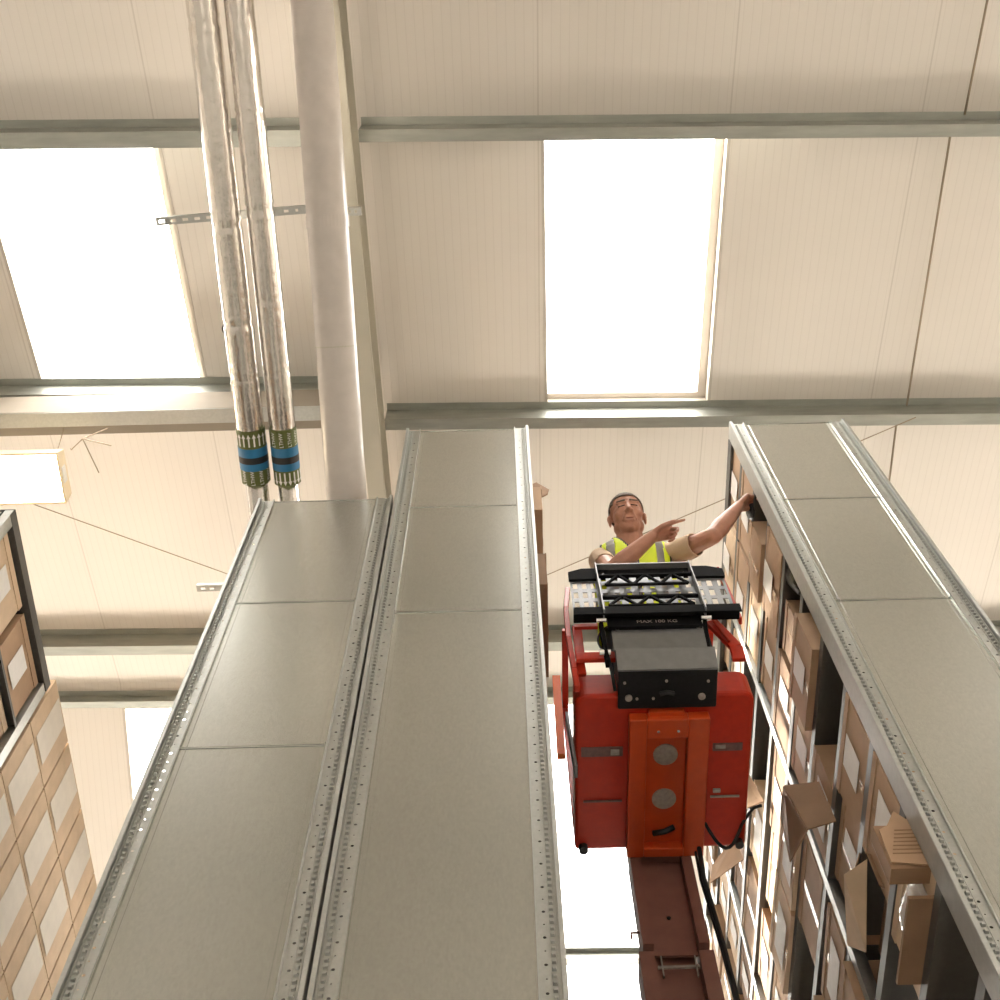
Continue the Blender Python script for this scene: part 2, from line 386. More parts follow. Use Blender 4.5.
# ------------------------------------------------------------------ pipes
def lerp(a, b, t): return tuple(a[i]+(b[i]-a[i])*t for i in range(3))
def ring_band(mb, p0, d, a0, a1, r, n=32):
    mb.tube([Vector(p0)+d*a0, Vector(p0)+d*a1], r, n, caps=True)
def foil_pipe(cx, z, r, label, seams, band, text_top, yend=2.92, x1=None):
    x1 = cx if x1 is None else x1
    P0 = Vector((cx, -.7, z)); P1 = Vector((x1, yend, z)); d = (P1-P0).normalized()
    root = thing('lagged_pipe', (cx, 0, z), label, 'pipe', None)
    pts = []; rs = []; rnd = random.Random(int(cx*1000))
    y = -6.
    ys = [-.7 + .02*i for i in range(int((band[0]+.7)/.02)+1)] + [band[0]]
    for a in range(7): pts.append((cx, -.85+.15*math.sin(PI/2*a/7), z-.15+.15*math.sin(PI/2*a/7))); rs.append(r)
    pts.insert(0, (cx, -.85, .02)); rs.append(r)
    for y in ys:
        near_s = min([abs(y-s) for s in seams] or [9])
        rr = r*(1+.008*math.sin(y*17)+.005*rnd.uniform(-1, 1)) - (.0028 if near_s < .014 else 0) + (.002 if .014 <= near_s < .04 else 0)
        pts.append((cx+(x1-cx)*(y+.7)/(yend+.7), y, z)); rs.append(rr)
    MB().tube(pts, rs, 28).build('foil_lagging', M['foil'], root, smooth=True)
    # bare inner pipe beyond the label
    q = cx+(x1-cx)*.98
    MB().tube([(q, band[0], z), (x1, 7.5, z)], r*.80, 24).build('bare_pipe', M['foil'], root, smooth=True)
    # identification wrap
    W = Vector((q, 0, z)); R = r*1.025; b0, b1 = band; L = b1-b0
    MB().tube([(q, b0, z), (q, b1, z)], R, 36).build('olive_band', M['olive'], root, smooth=False)
    for (a, b, mm, nm) in ((.32, .48, 'blue', 'blue_band'), (.48, .60, 'black', 'black_band'), (.60, .73, 'blue', 'blue_band')):
        MB().tube([(q, b0+L*a, z), (q, b0+L*b, z)], R+(.0015 if mm == 'blue' else .002), 36).build(nm, M[mm], root)
    def wrap(vs, fs, ang, yc):   # flat glyph (u,v) wrapped on the cylinder, v runs along -y
        out = []
        for (u, v, w) in vs:
            a = ang + u/R; rr = R+.0025+w*.3
            out.append((q+rr*math.sin(a), yc - v, z-rr*math.cos(a)))
        return out, fs
    mk = MB(); aw = .0042; ah = L*.115
    tipdir = 1 if text_top == 'arrows' else -1
    arrow = [(-aw, -ah, 0), (aw, -ah, 0), (aw, ah*.35, 0), (-aw, ah*.35, 0), (-aw*2.6, ah*.35, 0), (aw*2.6, ah*.35, 0), (0, ah, 0)]
    af = [(0,1,2,3), (4,5,6)]
    ya, yt = (b0+L*.16, b0+L*.86) if text_top == 'arrows' else (b0+L*.87, b0+L*.17)
    for k in range(-9, 10):
        vs, fs = wrap([(a, b*tipdir, c) for a, b, c in arrow], af, k*.36, ya); mk.add(vs, fs)
    mk.build('flow_arrow_print', M['ink'], root, fix=False)
    tk = MB(); tv, tf = text_mesh('LTHW', .030)
    tf2 = tf
    for k in range(-5, 6):
        vs, fs = wrap([(-b, a, c) for a, b, c in tv], tf2, k*.62, yt); tk.add(vs, fs)
    tk.build('band_lettering', M['ink'], root, fix=False)
    return root
foil_pipe(-1.405, 8.1, .0775, 'foil-lagged pipe with an up-arrow label band, the one farther from the fat grey pipe', [.35, 1.33, 1.85, 2.15, -1], (2.445, 2.765), 'arrows')
foil_pipe(-1.2285, 8.1, .0725, 'foil-lagged pipe with a down-arrow label band, the one beside the fat grey pipe', [.78, 1.72, 1.25, 2.12], (2.445, 2.775), 'text')
WP0, WP1, WP2 = (-.872, .26, 8.05), (-.84, 1.2, 7.76), (-.807, 2.58, 7.385)
bp_ = thing('waste_pipe', (-.89, 1, 8.1), 'fat grey plastic pipe running beside the rafter down behind the low rack', 'pipe')
r0 = .101
pts = [(-.866, -.85, .02), (-.866, -.85, 8.02), (-.866, -.78, 8.10), (-.866, -.65, 8.12), WP0, WP1, WP2, (-.80, 2.95, 7.36), (-.80, 7.0, 7.36)]
def seg(a, b, n): return [lerp(a, b, t/n) for t in range(n)]
MB().tube(pts[:4] + seg(pts[4], pts[5], 6) + seg(pts[5], pts[6], 6) + pts[6:], r0, 36).build('pipe_wall', M['lag'], bp_, smooth=True)
MB().tube([lerp(WP1, WP2, .02), lerp(WP1, WP2, .06)], r0+.004, 36).build('pipe_clip', M['lag'], bp_, smooth=False)
MB().tube([lerp(WP1, WP2, .46), lerp(WP1, WP2, .464)], r0+.0015, 36).build('joint_mark', M['greybeam'], bp_)
strut('strut_channel', -1.79, -.99, 1.30, 8.17, 'slotted galvanised strut channel carrying the three pipes', [(-1.775+.062*i, -1.775+.062*i+.03) for i in range(5)] + [(-1.12, -1.095), (-1.06, -1.045)], tilt=-.055)
strut('strut_bracket', -.785, -.705, 1.25, 8.05, 'short galvanised bracket fixing the fat grey pipe to the rafter', [(-.77, -.758), (-.74, -.728)])
strut('strut_stub', -1.825, -1.60, 3.42, 8.10, 'short end of slotted strut sticking out past the low rack', [(-1.80, -1.775), (-1.75, -1.725)])
for i, xx in enumerate((-1.50, -1.30)):
    o = MB().tube([(xx, 1.93+.02*i, 8.26), (xx, 1.93+.02*i, 8.275)], .035, 20).build('hanger_washer', M['shelfsteel'], smooth=False)
    tag(o, ('round steel hanger washer beside the outer foil pipe', 'round steel hanger washer between the two foil pipes')[i], 'washer')

# ------------------------------------------------------------------ lamp
lp = thing('strip_lamp', (-2.95, 2.88, 8.62), 'lit cream box lamp hanging under the roof above the carton stack', 'lamp')
LX0, LX1, LY0, LY1, LZ = -3.9, -2.645, 2.725, 3.055, 8.5
mb = MB(); w = .02
mb.prism([(LY0, LZ), (LY0+.02, LZ+.11), (LY1-.02, LZ+.11), (LY1, LZ), (LY1-.012, LZ), (LY1-.03, LZ+.09), (LY0+.03, LZ+.09), (LY0+.012, LZ)], 'x', LX0, LX1-.012)
mb.prism([(LY0, LZ), (LY0+.02, LZ+.11), (LY1-.02, LZ+.11), (LY1, LZ)], 'x', LX1-.012, LX1)
mb.build('housing', M['lamp_body'], lp)
B(LX0+.01, LX1-.014, LY0+.014, LY1-.014, LZ+.002, LZ+.008).build('diffuser', M['lamp'], lp)
B(LX1, LX1+.004, 2.83, 2.93, LZ+.02, LZ+.075).build('end_plate', M['paper'], lp)
MB().tube([(LX1-.05, 2.78, LZ+.11), (-2.72, 2.70, 8.9)], .003, 6).build('hanging_wire', M['wire'], lp)
MB().tube([(-3.3, 2.78, LZ+.11), (-3.2, 2.70, 8.85)], .003, 6).build('hanging_wire', M['wire'], lp)
mb = MB()
c = (-2.50, 2.66, 8.55)
for q in ((-2.38, 2.64, 8.66), (-2.42, 2.86, 8.50), (-2.33, 2.70, 8.53), (-2.59, 2.74, 8.58)): mb.tube([c, q], .0035, 6)
mb.tube([(-2.59, 2.74, 8.58), (-2.60, 2.74, LZ+.10)], .0035, 6)
mb.build('loose_cable_tie', M['wire'], lp)

# ------------------------------------------------------------------ racks
def upright_pair(root, x_out, sgn, y, ztop, zbot=0.):
    """front upright: x_out = outer edge, sgn = +1 when the profile runs towards +x"""
    W = .075
    def X(a): return x_out + sgn*a
    def bx(mb, a, b, y0, y1, z0=zbot, z1=ztop): mb.box(min(X(a), X(b)), max(X(a), X(b)), y0, y1, z0, z1)
    # perforated face (origin on the outer edge so the holes line up)
    mb = MB(); bx(mb, .013, W, y+.006, y+.0075)
    f = mb.build('upright', M['perf'], root, loc=(x_out, y, 0))
    mb = MB(); bx(mb, 0, .004, y-.012, y+.05); bx(mb, .004, .013, y-.012, y-.009); bx(mb, .011, .014, y-.009, y+.006)
    bx(mb, .018, .021, y+.001, y+.006); bx(mb, .042, .044, y+.003, y+.006)
    bx(mb, W-.003, W+.002, y-.004, y+.008)
    mb.build('edge_fold', M['galv'], f)
    mb = MB(); z = max(zbot, 3.2)
    while z < ztop-.02:
        xa, xb = sorted((X(.025), X(.038)))
        vs = [(xa, y+.006, z), (xb, y+.006, z), (xb, y+.006, z+.014), (xa, y+.006, z+.014), (xa+.002, y-.003, z+.002), (xb-.002, y-.003, z+.002), (xb-.002, y-.003, z+.009), (xa+.002, y-.003, z+.009)]
        mb.add(vs, [(4,5,6,7),(0,1,5,4),(1,2,6,5),(2,3,7,6),(3,0,4,7)]); z += .025
    mb.build('pressed_lug_row', M['galv'], f)
    # return of the upright along the aisle side
    mb = MB(); bx(mb, -.001, .003, y-.008, y+.085); mb.build('side_return', M['galvside'], f)
def rack(x0, x1, top, ys, tiers, label, seams, shelves=True, back=None):
    y0 = 2.5
    root = thing('steel_rack', ((x0+x1)/2, y0, 0), label, 'rack', 'steel shelving racks with end panels')
    upright_pair(root, x0, 1, y0, top); upright_pair(root, x1, -1, y0, top)
    zs = [top-.012] + seams + [.05]
    a, b = x0+.078, x1-.078
    for i in range(len(zs)-1):
        mb = MB(); z1, z0 = zs[i]-.004, zs[i+1]+.004
        # sheet with a shallow tray edge
        mb.box(a, b, y0+.004, y0+.0065, z0, z1)
        mb.box(a, a+.003, y0-.003, y0+.004, z0, z1); mb.box(b-.003, b, y0-.003, y0+.004, z0, z1)
        mb.box(a+.022, a+.0235, y0+.002, y0+.004, z0, z1); mb.box(b-.0235, b-.022, y0+.002, y0+.004, z0, z1)
        mb.box(a, b, y0+.0065, y0+.022, z0, z0+.002)
        mb.box(a, b, y0+.0015, y0+.004, z1-.004, z1)
        mb.build('end_panel', M['panel'], root)
    # inner uprights
    for yy in ys[1:]:
        for xo, sg in ((x0, 1), (x1, -1)):
            mb = MB(); xa, xb = sorted((xo, xo+sg*.045)); mb.box(xa, xb, yy-.022, yy-.019, 0, top); mb.box(xa, xb, yy+.019, yy+.022, 0, top)
            xa, xb = sorted((xo, xo+sg*.003)); mb.box(xa, xb, yy-.019, yy+.019, 0, top)
            mb.build('upright', M['galv'], root)
    if back: B(back[0], back[1], 2.56, ys[-1], .05, back[2]).build('gap_light_block', M['shelfsteel'], root)  # added sheet that keeps light out of the gap between the racks
    if shelves:
        for i in range(len(ys)-1):
            for z in tiers:
                mb = MB(); ya, yb = ys[i]+(.05 if i == 0 else .025), ys[i+1]-.025
                mb.box(x0+.012, x1-.012, ya, yb, z-.003, z); mb.box(x0+.002, x0+.005, ya, yb, z-.050, z); mb.box(x1-.009, x1-.006, ya, yb, z-.032, z)
                mb.box(x0+.005, x0+.035, ya, yb, z-.050, z-.048); mb.box(x1-.03, x1-.009, ya, yb, z-.032, z-.030)
                mb.build('shelf', M['shelfsteel'], root)
    return root
TI = [8.13-.36*k for k in range(0, 14)]
YS3 = [2.5, 3.5, 5.08, 5.93, 7.4]
YSB = [2.5, 4.0, 5.5, 7.0]
rack(-1.215, -.560, 7.23, YSB, [7.2, 5.4, 3.6, 1.8], 'lower steel rack beside the pipes, shadowy reflections on its end panel', [6.195, 5.175, 3.15, 1.1], back=(-.575, -.570, 7.1))
rack(-.548, .126, 8.14, YSB, [8.1, 7.30, 6.51, 4.8, 3.0, 1.2], 'tall steel rack in the middle, beside the aisle with the lift', [7.112, 6.083, 3.3, 1.2])
R3 = rack(1.24, 1.872, 8.12, YS3, [8.115]+TI[1:], 'tall steel rack crammed with cartons that the worker is reaching into', [7.10, 6.095, 3.3, 1.2])
MB().box(1.236, 1.262, 2.59, 7.38, 8.015, 8.108).build('top_rail', M['shelfsteel'], R3)
# rack with the small cartons
root = thing('carton_rack', (-2.75, 2.5, 0), 'steel rack of small cartons under the strip lamp', 'rack')
XL = -2.42
for yy, z1 in ((2.55, 7.23), (3.5, 7.16)):
    mb = MB(); mb.box(XL-.045, XL, yy-.03, yy-.026, 0, z1); mb.box(XL-.003, XL, yy-.026, yy+.03, 0, z1); mb.box(XL-.045, XL, yy+.026, yy+.03, 0, z1)
    mb.build('upright', M['galv'], root)
    mb = MB(); mb.box(-3.1, -3.055, yy-.03, yy-.026, 0, z1); mb.box(-3.1, -3.097, yy-.026, yy+.03, 0, z1); mb.build('upright', M['galv'], root)
mb = MB(); mb.box(-3.1, XL, 2.52, 3.53, 7.235, 7.24); mb.box(XL-.004, XL+.002, 2.52, 3.53, 7.17, 7.24); mb.box(XL-.05, XL-.004, 2.52, 3.53, 7.17, 7.174)
mb.build('top_beam', M['mast'] if False else M['shelfsteel'], root)
B(-3.1, XL-.05, 2.515, 2.52, 0, 7.2).build('end_panel', M['panel'], root)
LT = [7.17-.40*k for k in range(1, 9)]
for z in LT:
    mb = MB(); mb.box(-3.09, XL-.006, 2.58, 3.47, z-.003, z); mb.box(XL-.006, XL-.002, 2.58, 3.47, z-.02, z)
    mb.build('shelf', M['shelfsteel'], root)
LF_ = [6.93-.41*k for k in range(0, 9)]
for z in LF_:
    mb = MB(); mb.box(-3.09, XL-.02, 3.53, 5.6, z-.003, z); mb.build('shelf', M['shelfsteel'], root)
for yy in (5.62, ):
    for xx in (XL-.045, -3.1):
        mb = MB(); mb.box(xx, xx+.045, yy-.03, yy-.026, 0, 6.9); mb.box(xx, xx+.003, yy-.026, yy+.026, 0, 6.9); mb.build('upright', M['galv'], root)

# ------------------------------------------------------------------ cartons
ORD = ['topmost', 'second', 'third', 'fourth', 'fifth', 'sixth', 'seventh', 'eighth', 'ninth', 'tenth', 'eleventh', 'twelfth', 'thirteenth', 'fourteenth']
def carton(xf, side, y0, y1, z0, h, dep, label, group, colour='card', lab=None, tape=True, flap=None, dome=0., yaw=0., labcol='paper', name='cardboard_carton', lip=True, thin=.0062):
    """carton whose front (aisle) face is the plane x = xf; side=-1 faces -x, +1 faces +x"""
    w = y1-y0; root = thing(name, (xf, (y0+y1)/2, z0), label, 'carton', group)
    rnd = random.Random(int((y0*1000+z0*77+xf*13)))
    s = side
    # local coords: u along y (centered), d into rack (0..dep), z up
    def P(u, d, z): return Vector((-s*d, u, z))
    n = 5; vs = []; fs = []
    def bul(u, z, amp): return amp*math.cos(PI*u/w)*math.sin(PI*z/h) if dome else 0
    mb = MB()
    # front grid (slightly bulged), then the rest of the box
    g = [[P(-w/2+w*i/n, -dome*math.cos(PI*(-.5+i/n))*math.sin(PI*max(.001, j/n)), h*j/n) for i in range(n+1)] for j in range(n+1)]
    vs = [v for r in g for v in r]; fs = [(j*(n+1)+i, j*(n+1)+i+1, (j+1)*(n+1)+i+1, (j+1)*(n+1)+i) for j in range(n) for i in range(n)]
    b0 = len(vs); vs += [P(-w/2, dep, 0), P(w/2, dep, 0), P(w/2, dep, h), P(-w/2, dep, h)]
    row = lambda j: [j*(n+1)+i for i in range(n+1)]
    fs += [tuple(row(0)+[b0+1, b0]), tuple(row(n)+[b0+2, b0+3]), (b0, b0+1, b0+2, b0+3),
           tuple([j*(n+1) for j in range(n+1)]+[b0+3, b0]), tuple([j*(n+1)+n for j in range(n+1)]+[b0+2, b0+1])]
    mb.add(vs, fs)
    if lip:   # folded lid rim
        t = .004
        for (a, b) in ((-w/2-t, w/2+t),):
            q = [P(a, -t, h*.86), P(b, -t, h*.86), P(b, -t, h), P(a, -t, h), P(a, 0, h*.86), P(b, 0, h*.86), P(b, 0, h), P(a, 0, h)]
            mb.add(q, [(0,1,2,3), (4,5,6,7), (0,1,5,4), (3,2,6,7), (0,3,7,4), (1,2,6,5)])
    o = mb.build('carton_body', M[colour]); o.parent = root
    def plate(nm, u0, u1, za, zb, m, off=.003, jag=0.):
        off += dome*.9
        pl = []
        k = 6 if jag else 1
        for i in range(k+1): pl.append((u0+(u1-u0)*i/k, za + (rnd.uniform(-jag, jag) if 0 < i < k else 0)))
        for i in range(k+1): pl.append((u1-(u1-u0)*i/k, zb + (rnd.uniform(-jag, jag) if 0 < i < k else 0)))
        c = len(pl); v = [P(a, -off, b) for a, b in pl] + [P(a, -off+.0015, b) for a, b in pl]
        f = [tuple(range(c)), tuple(range(2*c-1, c-1, -1))] + [(i, (i+1) % c, (i+1) % c+c, i+c) for i in range(c)]
        q = MB().add(v, f).build(nm, m); q.parent = root; return q
    if lab:
        u0, u1, za, zb = lab; plate('paper_label', u0*w/2, u1*w/2, za*h, zb*h, M[labcol], off=thin)
    if tape: plate('parcel_tape', -w*.04, w*.04, .0*h, h*.84, M['tape'], off=.0016)
    if flap:   # (hinge 'bottom'/'near'/'far', length, angle)
        hg, ln, an = flap; t = .004; c, sn = math.cos(an), math.sin(an)
        if hg == 'near': q = [P(-w/2, 0, .02), P(-w/2, 0, h-.02), P(-w/2-ln*c, -ln*sn, h-.05), P(-w/2-ln*c, -ln*sn, .05)]
        elif hg == 'far': q = [P(w/2, 0, .02), P(w/2, 0, h-.02), P(w/2+ln*c, -ln*sn, h-.05), P(w/2+ln*c, -ln*sn, .05)]
        elif hg == 'top': q = [P(-w/2, 0, h), P(w/2, 0, h), P(w/2-.03, -ln*sn, h+ln*c), P(-w/2+.03, -ln*sn, h+ln*c)]
        else: q = [P(-w/2, 0, .004), P(w/2, 0, .004), P(w/2-.03, -ln*sn, -ln*c), P(-w/2+.03, -ln*sn, -ln*c)]
        nrm = (q[1]-q[0]).cross(q[2]-q[0]).normalized()*t
        v = q + [p+nrm for p in q]
        fo = MB().add(v, [(0,1,2,3), (7,6,5,4), (0,1,5,4), (1,2,6,5), (2,3,7,6), (3,0,4,7)]).build('open_flap', M[colour]); fo.parent = root
    root.rotation_euler = (0, 0, yaw)
    return root
G3 = 'cartons in the rack the worker reaches into'
def lb(rng, kind):
    return {0: None, 1: (-.35, .30, .22, .80), 2: (-.55, -.05, .15, .72), 3: (.0, .6, .2, .78), 4: (-.6, .55, .12, .66)}[kind]
bays = {'first': (2.60, 3.465), 'second': (3.535, 5.04), 'third': (5.12, 5.89), 'fourth': (5.97, 7.35)}
pos_word = {'first': ['beside the end panel', 'next to the bright first post'], 'second': ['just behind the bright first post', 'mid bay behind the first post', 'just before the second post'],
            'third': ['just past the second post', 'just before the third post'], 'fourth': ['just past the third post', 'at the far end']}
rnd = random.Random(11)
# hand-placed near bay, tier k lies between shelf k (above) and k+1 (below): (y0,y1,height,pull,labelkind,colour,extra)
near_bay = {
 0: [(2.60,3.02,.30,.00,1,'card',{}), (3.05,3.45,.31,.01,1,'card2',{'dome':.012})],
 1: [(2.60,3.01,.31,.005,1,'card',{}), (3.03,3.44,.30,.01,3,'card',{})],
 2: [(2.72,3.04,.26,.03,0,'card',{'dome':.01}), (3.06,3.45,.31,.0,1,'card2',{})],
 3: [(2.60,3.03,.31,.015,1,'card',{'dome':.015}), (3.05,3.44,.29,.0,1,'card',{})],
 4: [(2.78,3.02,.27,.0,0,'card3',{}), (3.05,3.45,.30,.01,2,'card3',{})],
 5: [(2.66,3.05,.30,.04,1,'card',{}), (3.07,3.44,.31,.0,1,'card2',{})],
 6: [(2.90,3.06,.22,-.20,0,'card3',{}), (3.08,3.45,.30,.01,4,'card',{})],
 7: [(2.60,3.02,.31,.01,1,'card',{}), (3.05,3.42,.28,-.01,2,'card',{'flap':('bottom',.10,.5)})],
 8: [(2.60,3.00,.30,.01,4,'card',{}), (3.02,3.45,.26,-.08,0,'card3',{'flap':('near',.12,1.1)})],
 9: [(2.60,3.08,.31,.0,4,'card2',{}), (3.12,3.44,.24,-.15,0,'card3',{})],
 10: [(3.08,3.44,.29,.0,2,'card',{})],
 11: [(2.62,3.05,.28,.0,1,'card',{}), (3.08,3.42,.28,.0,1,'card2',{})],
}
for k, lst in near_bay.items():
    zf = TI[k+1]
    for i, (a, b, h, pull, lk, colr, ex) in enumerate(lst):
        w = pos_word['first'][0 if (a+b)/2 < 3.04 else 1]
        desc = {'card': 'brown', 'card2': 'pale brown', 'card3': 'dark brown'}[colr]
        e = ' white labelled' if lk else ' plain'
        if 'flap' in ex: e += ' open-flapped'
        carton(1.252-pull, -1, a, b, zf, h, .36, '%s%s carton %s, %s tier from the top' % (desc, e, w, ORD[k]), G3, colr, lb(rnd, lk), **ex)
for bay in ('second', 'third', 'fourth'):
    Y0, Y1 = bays[bay]; nb = len(pos_word[bay])
    for k in range(0, {'second': 9, 'third': 6, 'fourth': 5}[bay]):
        cw = (Y1-Y0)/nb
        for i in range(nb):
            if rnd.random() < .10 and not (k < 1): continue
            a = Y0+cw*i+rnd.uniform(.005, .03); b = a+cw-rnd.uniform(.04, .09); h = rnd.uniform(.25, .315)
            colr = rnd.choice(['card', 'card2', 'card', 'card3']); lk = rnd.choice([0, 1, 1, 2, 3, 4])
            pull = rnd.choice([0, 0, .01, .03, -.02]); fl = None
            if rnd.random() < .18 and i > 0: fl = ('near', .12, rnd.uniform(.9, 1.3)); pull = 0
            desc = {'card': 'brown', 'card2': 'pale brown', 'card3': 'dark brown'}[colr]
            e = ' white labelled' if lk else ' plain'
            if fl: e += ' open-flapped'
            carton(1.252-pull, -1, a, b, TI[k+1], h, .36, '%s%s carton %s, %s tier from the top' % (desc, e, pos_word[bay][i], ORD[k]), G3, colr, lb(rnd, lk), flap=fl, yaw=rnd.uniform(-.02, .02))
# loose flattened and torn pieces, bags
def sheet(name, pts, th, m, label, cat, rough=0.):
    pts = [Vector(p) for p in pts]; c = sum(pts, Vector())/len(pts)
    nn = (pts[1]-pts[0]).cross(pts[2]-pts[0]).normalized()*th
    n = len(pts); v = pts + [p+nn for p in pts]
    o = MB().add(v, [tuple(range(n)), tuple(range(2*n-1, n-1, -1))] + [(i, (i+1) % n, (i+1) % n+n, i+n) for i in range(n)]).build(name, M[m], loc=tuple(c))
    return tag(o, label, cat)
def bag(name, c, r, m, label, cat, seed=1, rot=None):
    rr = random.Random(seed); mb = MB(); mb.ell((0,0,0), r, n=28, m=18)
    out = []
    for v in mb.v:
        p = Vector(v); f = 1+.10*math.sin(p.x*60+seed)*math.sin(p.y*47+p.z*31)+.05*rr.uniform(-1, 1); out.append(tuple(p*f))
    mb.v = [(a+c[0], b+c[1], d+c[2]) for a, b, d in out]
    o = mb.build(name, M[m], smooth=True, loc=tuple(c)); return tag(o, label, cat)
bag('black_bag', (1.236, 2.700, 7.405), (.022, .045, .055), 'bag', "small black bag gripped in the worker's reaching hand", 'bag', 3)
bag('black_bag', (1.30, 2.665, 6.33+.30+.0), (.05, .065, .14), 'bag', 'black plastic bag drooping between the cartons below the reaching arm', 'bag', 5)
bag('plastic_wrap', (1.262, 2.64, 6.90), (.02, .035, .06), 'poly', 'shiny scrap of clear plastic wrap on the rack post below the reaching hand', 'plastic wrap', 8)
# torn open box on the lower tiers
TB = thing('torn_carton', (1.22, 2.75, 4.53), 'torn brown carton with striped print hanging out near the frame corner', 'carton')
mb = MB(); mb.box(1.13, 1.50, 2.60, 2.66, 4.60, 4.80); mb.build('torn_side', M['card3'], TB)
vs = [(1.135, 2.60, 4.62), (1.27, 2.60, 4.60), (1.25, 2.60, 4.80), (1.21, 2.60, 4.86), (1.17, 2.60, 4.79), (1.14, 2.60, 4.77)]
mb = MB().add([(a, b-.004, c) for a, b, c in vs]+[(a, b-.010, c) for a, b, c in vs], [tuple(range(6)), tuple(range(11, 5, -1))]+[(i, (i+1) % 6, (i+1) % 6+6, i+6) for i in range(6)]); mb.build('torn_front', M['card'], TB)
mb = MB()
for i in range(7): mb.box(1.15+.006*i, 1.245, 2.5885, 2.59, 4.655+.018*i, 4.659+.018*i)
mb.build('printed_stripe', M['card3'], TB)
mb = MB().box(1.17, 1.45, 2.66, 3.0, 4.535, 4.55); mb.build('carton_base', M['card3'], TB)
bag('polythene_bag', (1.255, 2.83, 4.64), (.055, .10, .10), 'poly', 'crumpled clear polythene bag under the torn striped carton', 'bag', 12)
sheet('torn_cardboard', [(1.10, 3.42, 5.60), (1.13, 3.18, 5.50), (1.10, 3.20, 5.80), (1.12, 3.42, 5.86)], .005, 'card3', 'dark torn cardboard flap hanging across the bright post', 'cardboard')
sheet('torn_cardboard', [(1.13, 3.18, 5.50), (1.24, 3.16, 5.52), (1.24, 3.17, 5.78), (1.10, 3.20, 5.80)], .005, 'card3', 'dark torn cardboard flap folded back towards the shelves beside the bright post', 'cardboard')
sheet('torn_cardboard', [(1.14, 3.02, 5.06), (1.20, 2.92, 5.02), (1.215, 3.28, 4.96), (1.20, 3.40, 5.12)], .004, 'card2', 'pale curling cardboard sheet lit along its edge below the dark torn flap', 'cardboard')
sheet('torn_cardboard', [(1.08, 4.02, 6.66), (1.22, 3.90, 6.60), (1.22, 4.00, 6.95), (1.12, 4.10, 6.92)], .005, 'card', 'brown torn carton flap sticking out behind the bright post near the platform corner', 'cardboard')
sheet('torn_cardboard', [(1.06, 4.75, 7.0), (1.22, 4.55, 6.95), (1.22, 4.62, 7.22), (1.10, 4.78, 7.18)], .005, 'card3', 'orange-lit cardboard tab poking out beside the black hose', 'cardboard')
# aisle side of the tall middle rack: cartons that stick out past its edge
GM = 'cartons poking out of the tall middle rack'
carton(.175, 1, 2.62, 3.0, 7.30, .28, .30, 'brown carton edge poking out of the middle rack below the tilted flap', GM, 'card')
carton(.170, 1, 2.62, 3.1, 6.51, .30, .30, 'brown carton edge poking out of the middle rack level with the tray', GM, 'card3')
carton(.165, 1, 3.2, 3.6, 6.51, .30, .30, 'brown carton edge poking out of the middle rack beside the lift rail', GM, 'card')
sheet('tilted_flap', [(.14, 2.72, 7.62), (.215, 2.72, 7.70), (.225, 2.72, 7.76), (.16, 2.72, 7.86), (.14, 2.72, 7.84)], .006, 'card3', 'tilted brown cardboard flap jutting from the tall middle rack into the aisle', 'cardboard')
# small cartons in the other rack
GL = 'small labelled cartons under the strip lamp'
for k in range(0, 6):
    for i, (a, b) in enumerate(((2.60, 3.0), (3.05, 3.45))):
        carton(XL-.02-(.015 if k else 0), 1, a, b, LT[k], .365, .5, 'small brown carton with white label framed by the rack posts, %s row, %s' % (ORD[k], ('nearer post', 'inner post')[i]), GL, 'card' if (i+k) % 2 else 'card2', (-.4, .28, .18, .74), tape=False)
cols = [(3.56, 3.955), (3.965, 4.40), (4.41, 4.86), (4.87, 5.32)]
cw = ['first stack past the post', 'second stack past the post', 'third stack past the post', 'fourth stack past the post']
for k in range(0, 6):
    for i, (a, b) in enumerate(cols):
        lift = 0
        carton(XL-.005, 1, a, b-.004, LF_[k], .402, .5, 'small pale carton with wide paper label, %s row, %s' % (ORD[k], cw[i]), GL, 'card2', (-.50, .40, .05, .94), tape=False, dome=.006, lip=False, labcol='palelabel', thin=.0008)

# ------------------------------------------------------------------ order picker lift
ZP = 5.85
LF = thing('order_picker_lift', (.61, 3.2, 0), 'orange and red order picker lift raised in the aisle, carrying the worker', 'lift')
def part(mb, name, m, parent=LF, **k): return mb.build(name, M[m], parent, **k)
# tub: floor plate with rounded near corners and a rim
def rrect(x0, x1, y0, y1, r, near_only=True):
    p = []
    for k in range(7):
        a = PI+PI/2*k/6; p.append((x0+r+r*math.cos(a), y0+r+r*math.sin(a)))
    for k in range(7):
        a = 1.5*PI+PI/2*k/6; p.append((x1-r+r*math.cos(a), y0+r+r*math.sin(a)))
    return p + [(x1, y1), (x0, y1)]
mb = MB().prism(rrect(.25, .968, 2.775, 3.545, .05), 'z', ZP, ZP+.165)
tub = part(mb, 'platform_tub', 'red', bevel=.014)
def strip(x0, x1, y0, y1): return B(x0, x1, y0, y1, ZP-.006, ZP)
part(strip(.275, .445, 3.02, 3.065), 'grip_strip', 'tread', tub); part(strip(.81, .93, 3.015, 3.05), 'grip_strip', 'tread', tub)
part(B(.285, .445, 3.285, 3.292, ZP-.008, ZP), 'weld_line', 'tread', tub); part(B(.81, .93, 3.275, 3.282, ZP-.008, ZP), 'weld_line', 'pad', tub)
part(B(.395, .43, 3.03, 3.055, ZP-.012, ZP-.006), 'scuff', 'pad', tub); part(B(.82, .86, 3.02, 3.035, ZP-.012, ZP-.006), 'scuff', 'pad', tub); part(B(.82, .85, 3.24, 3.255, ZP-.010, ZP), 'scuff', 'pad', tub)
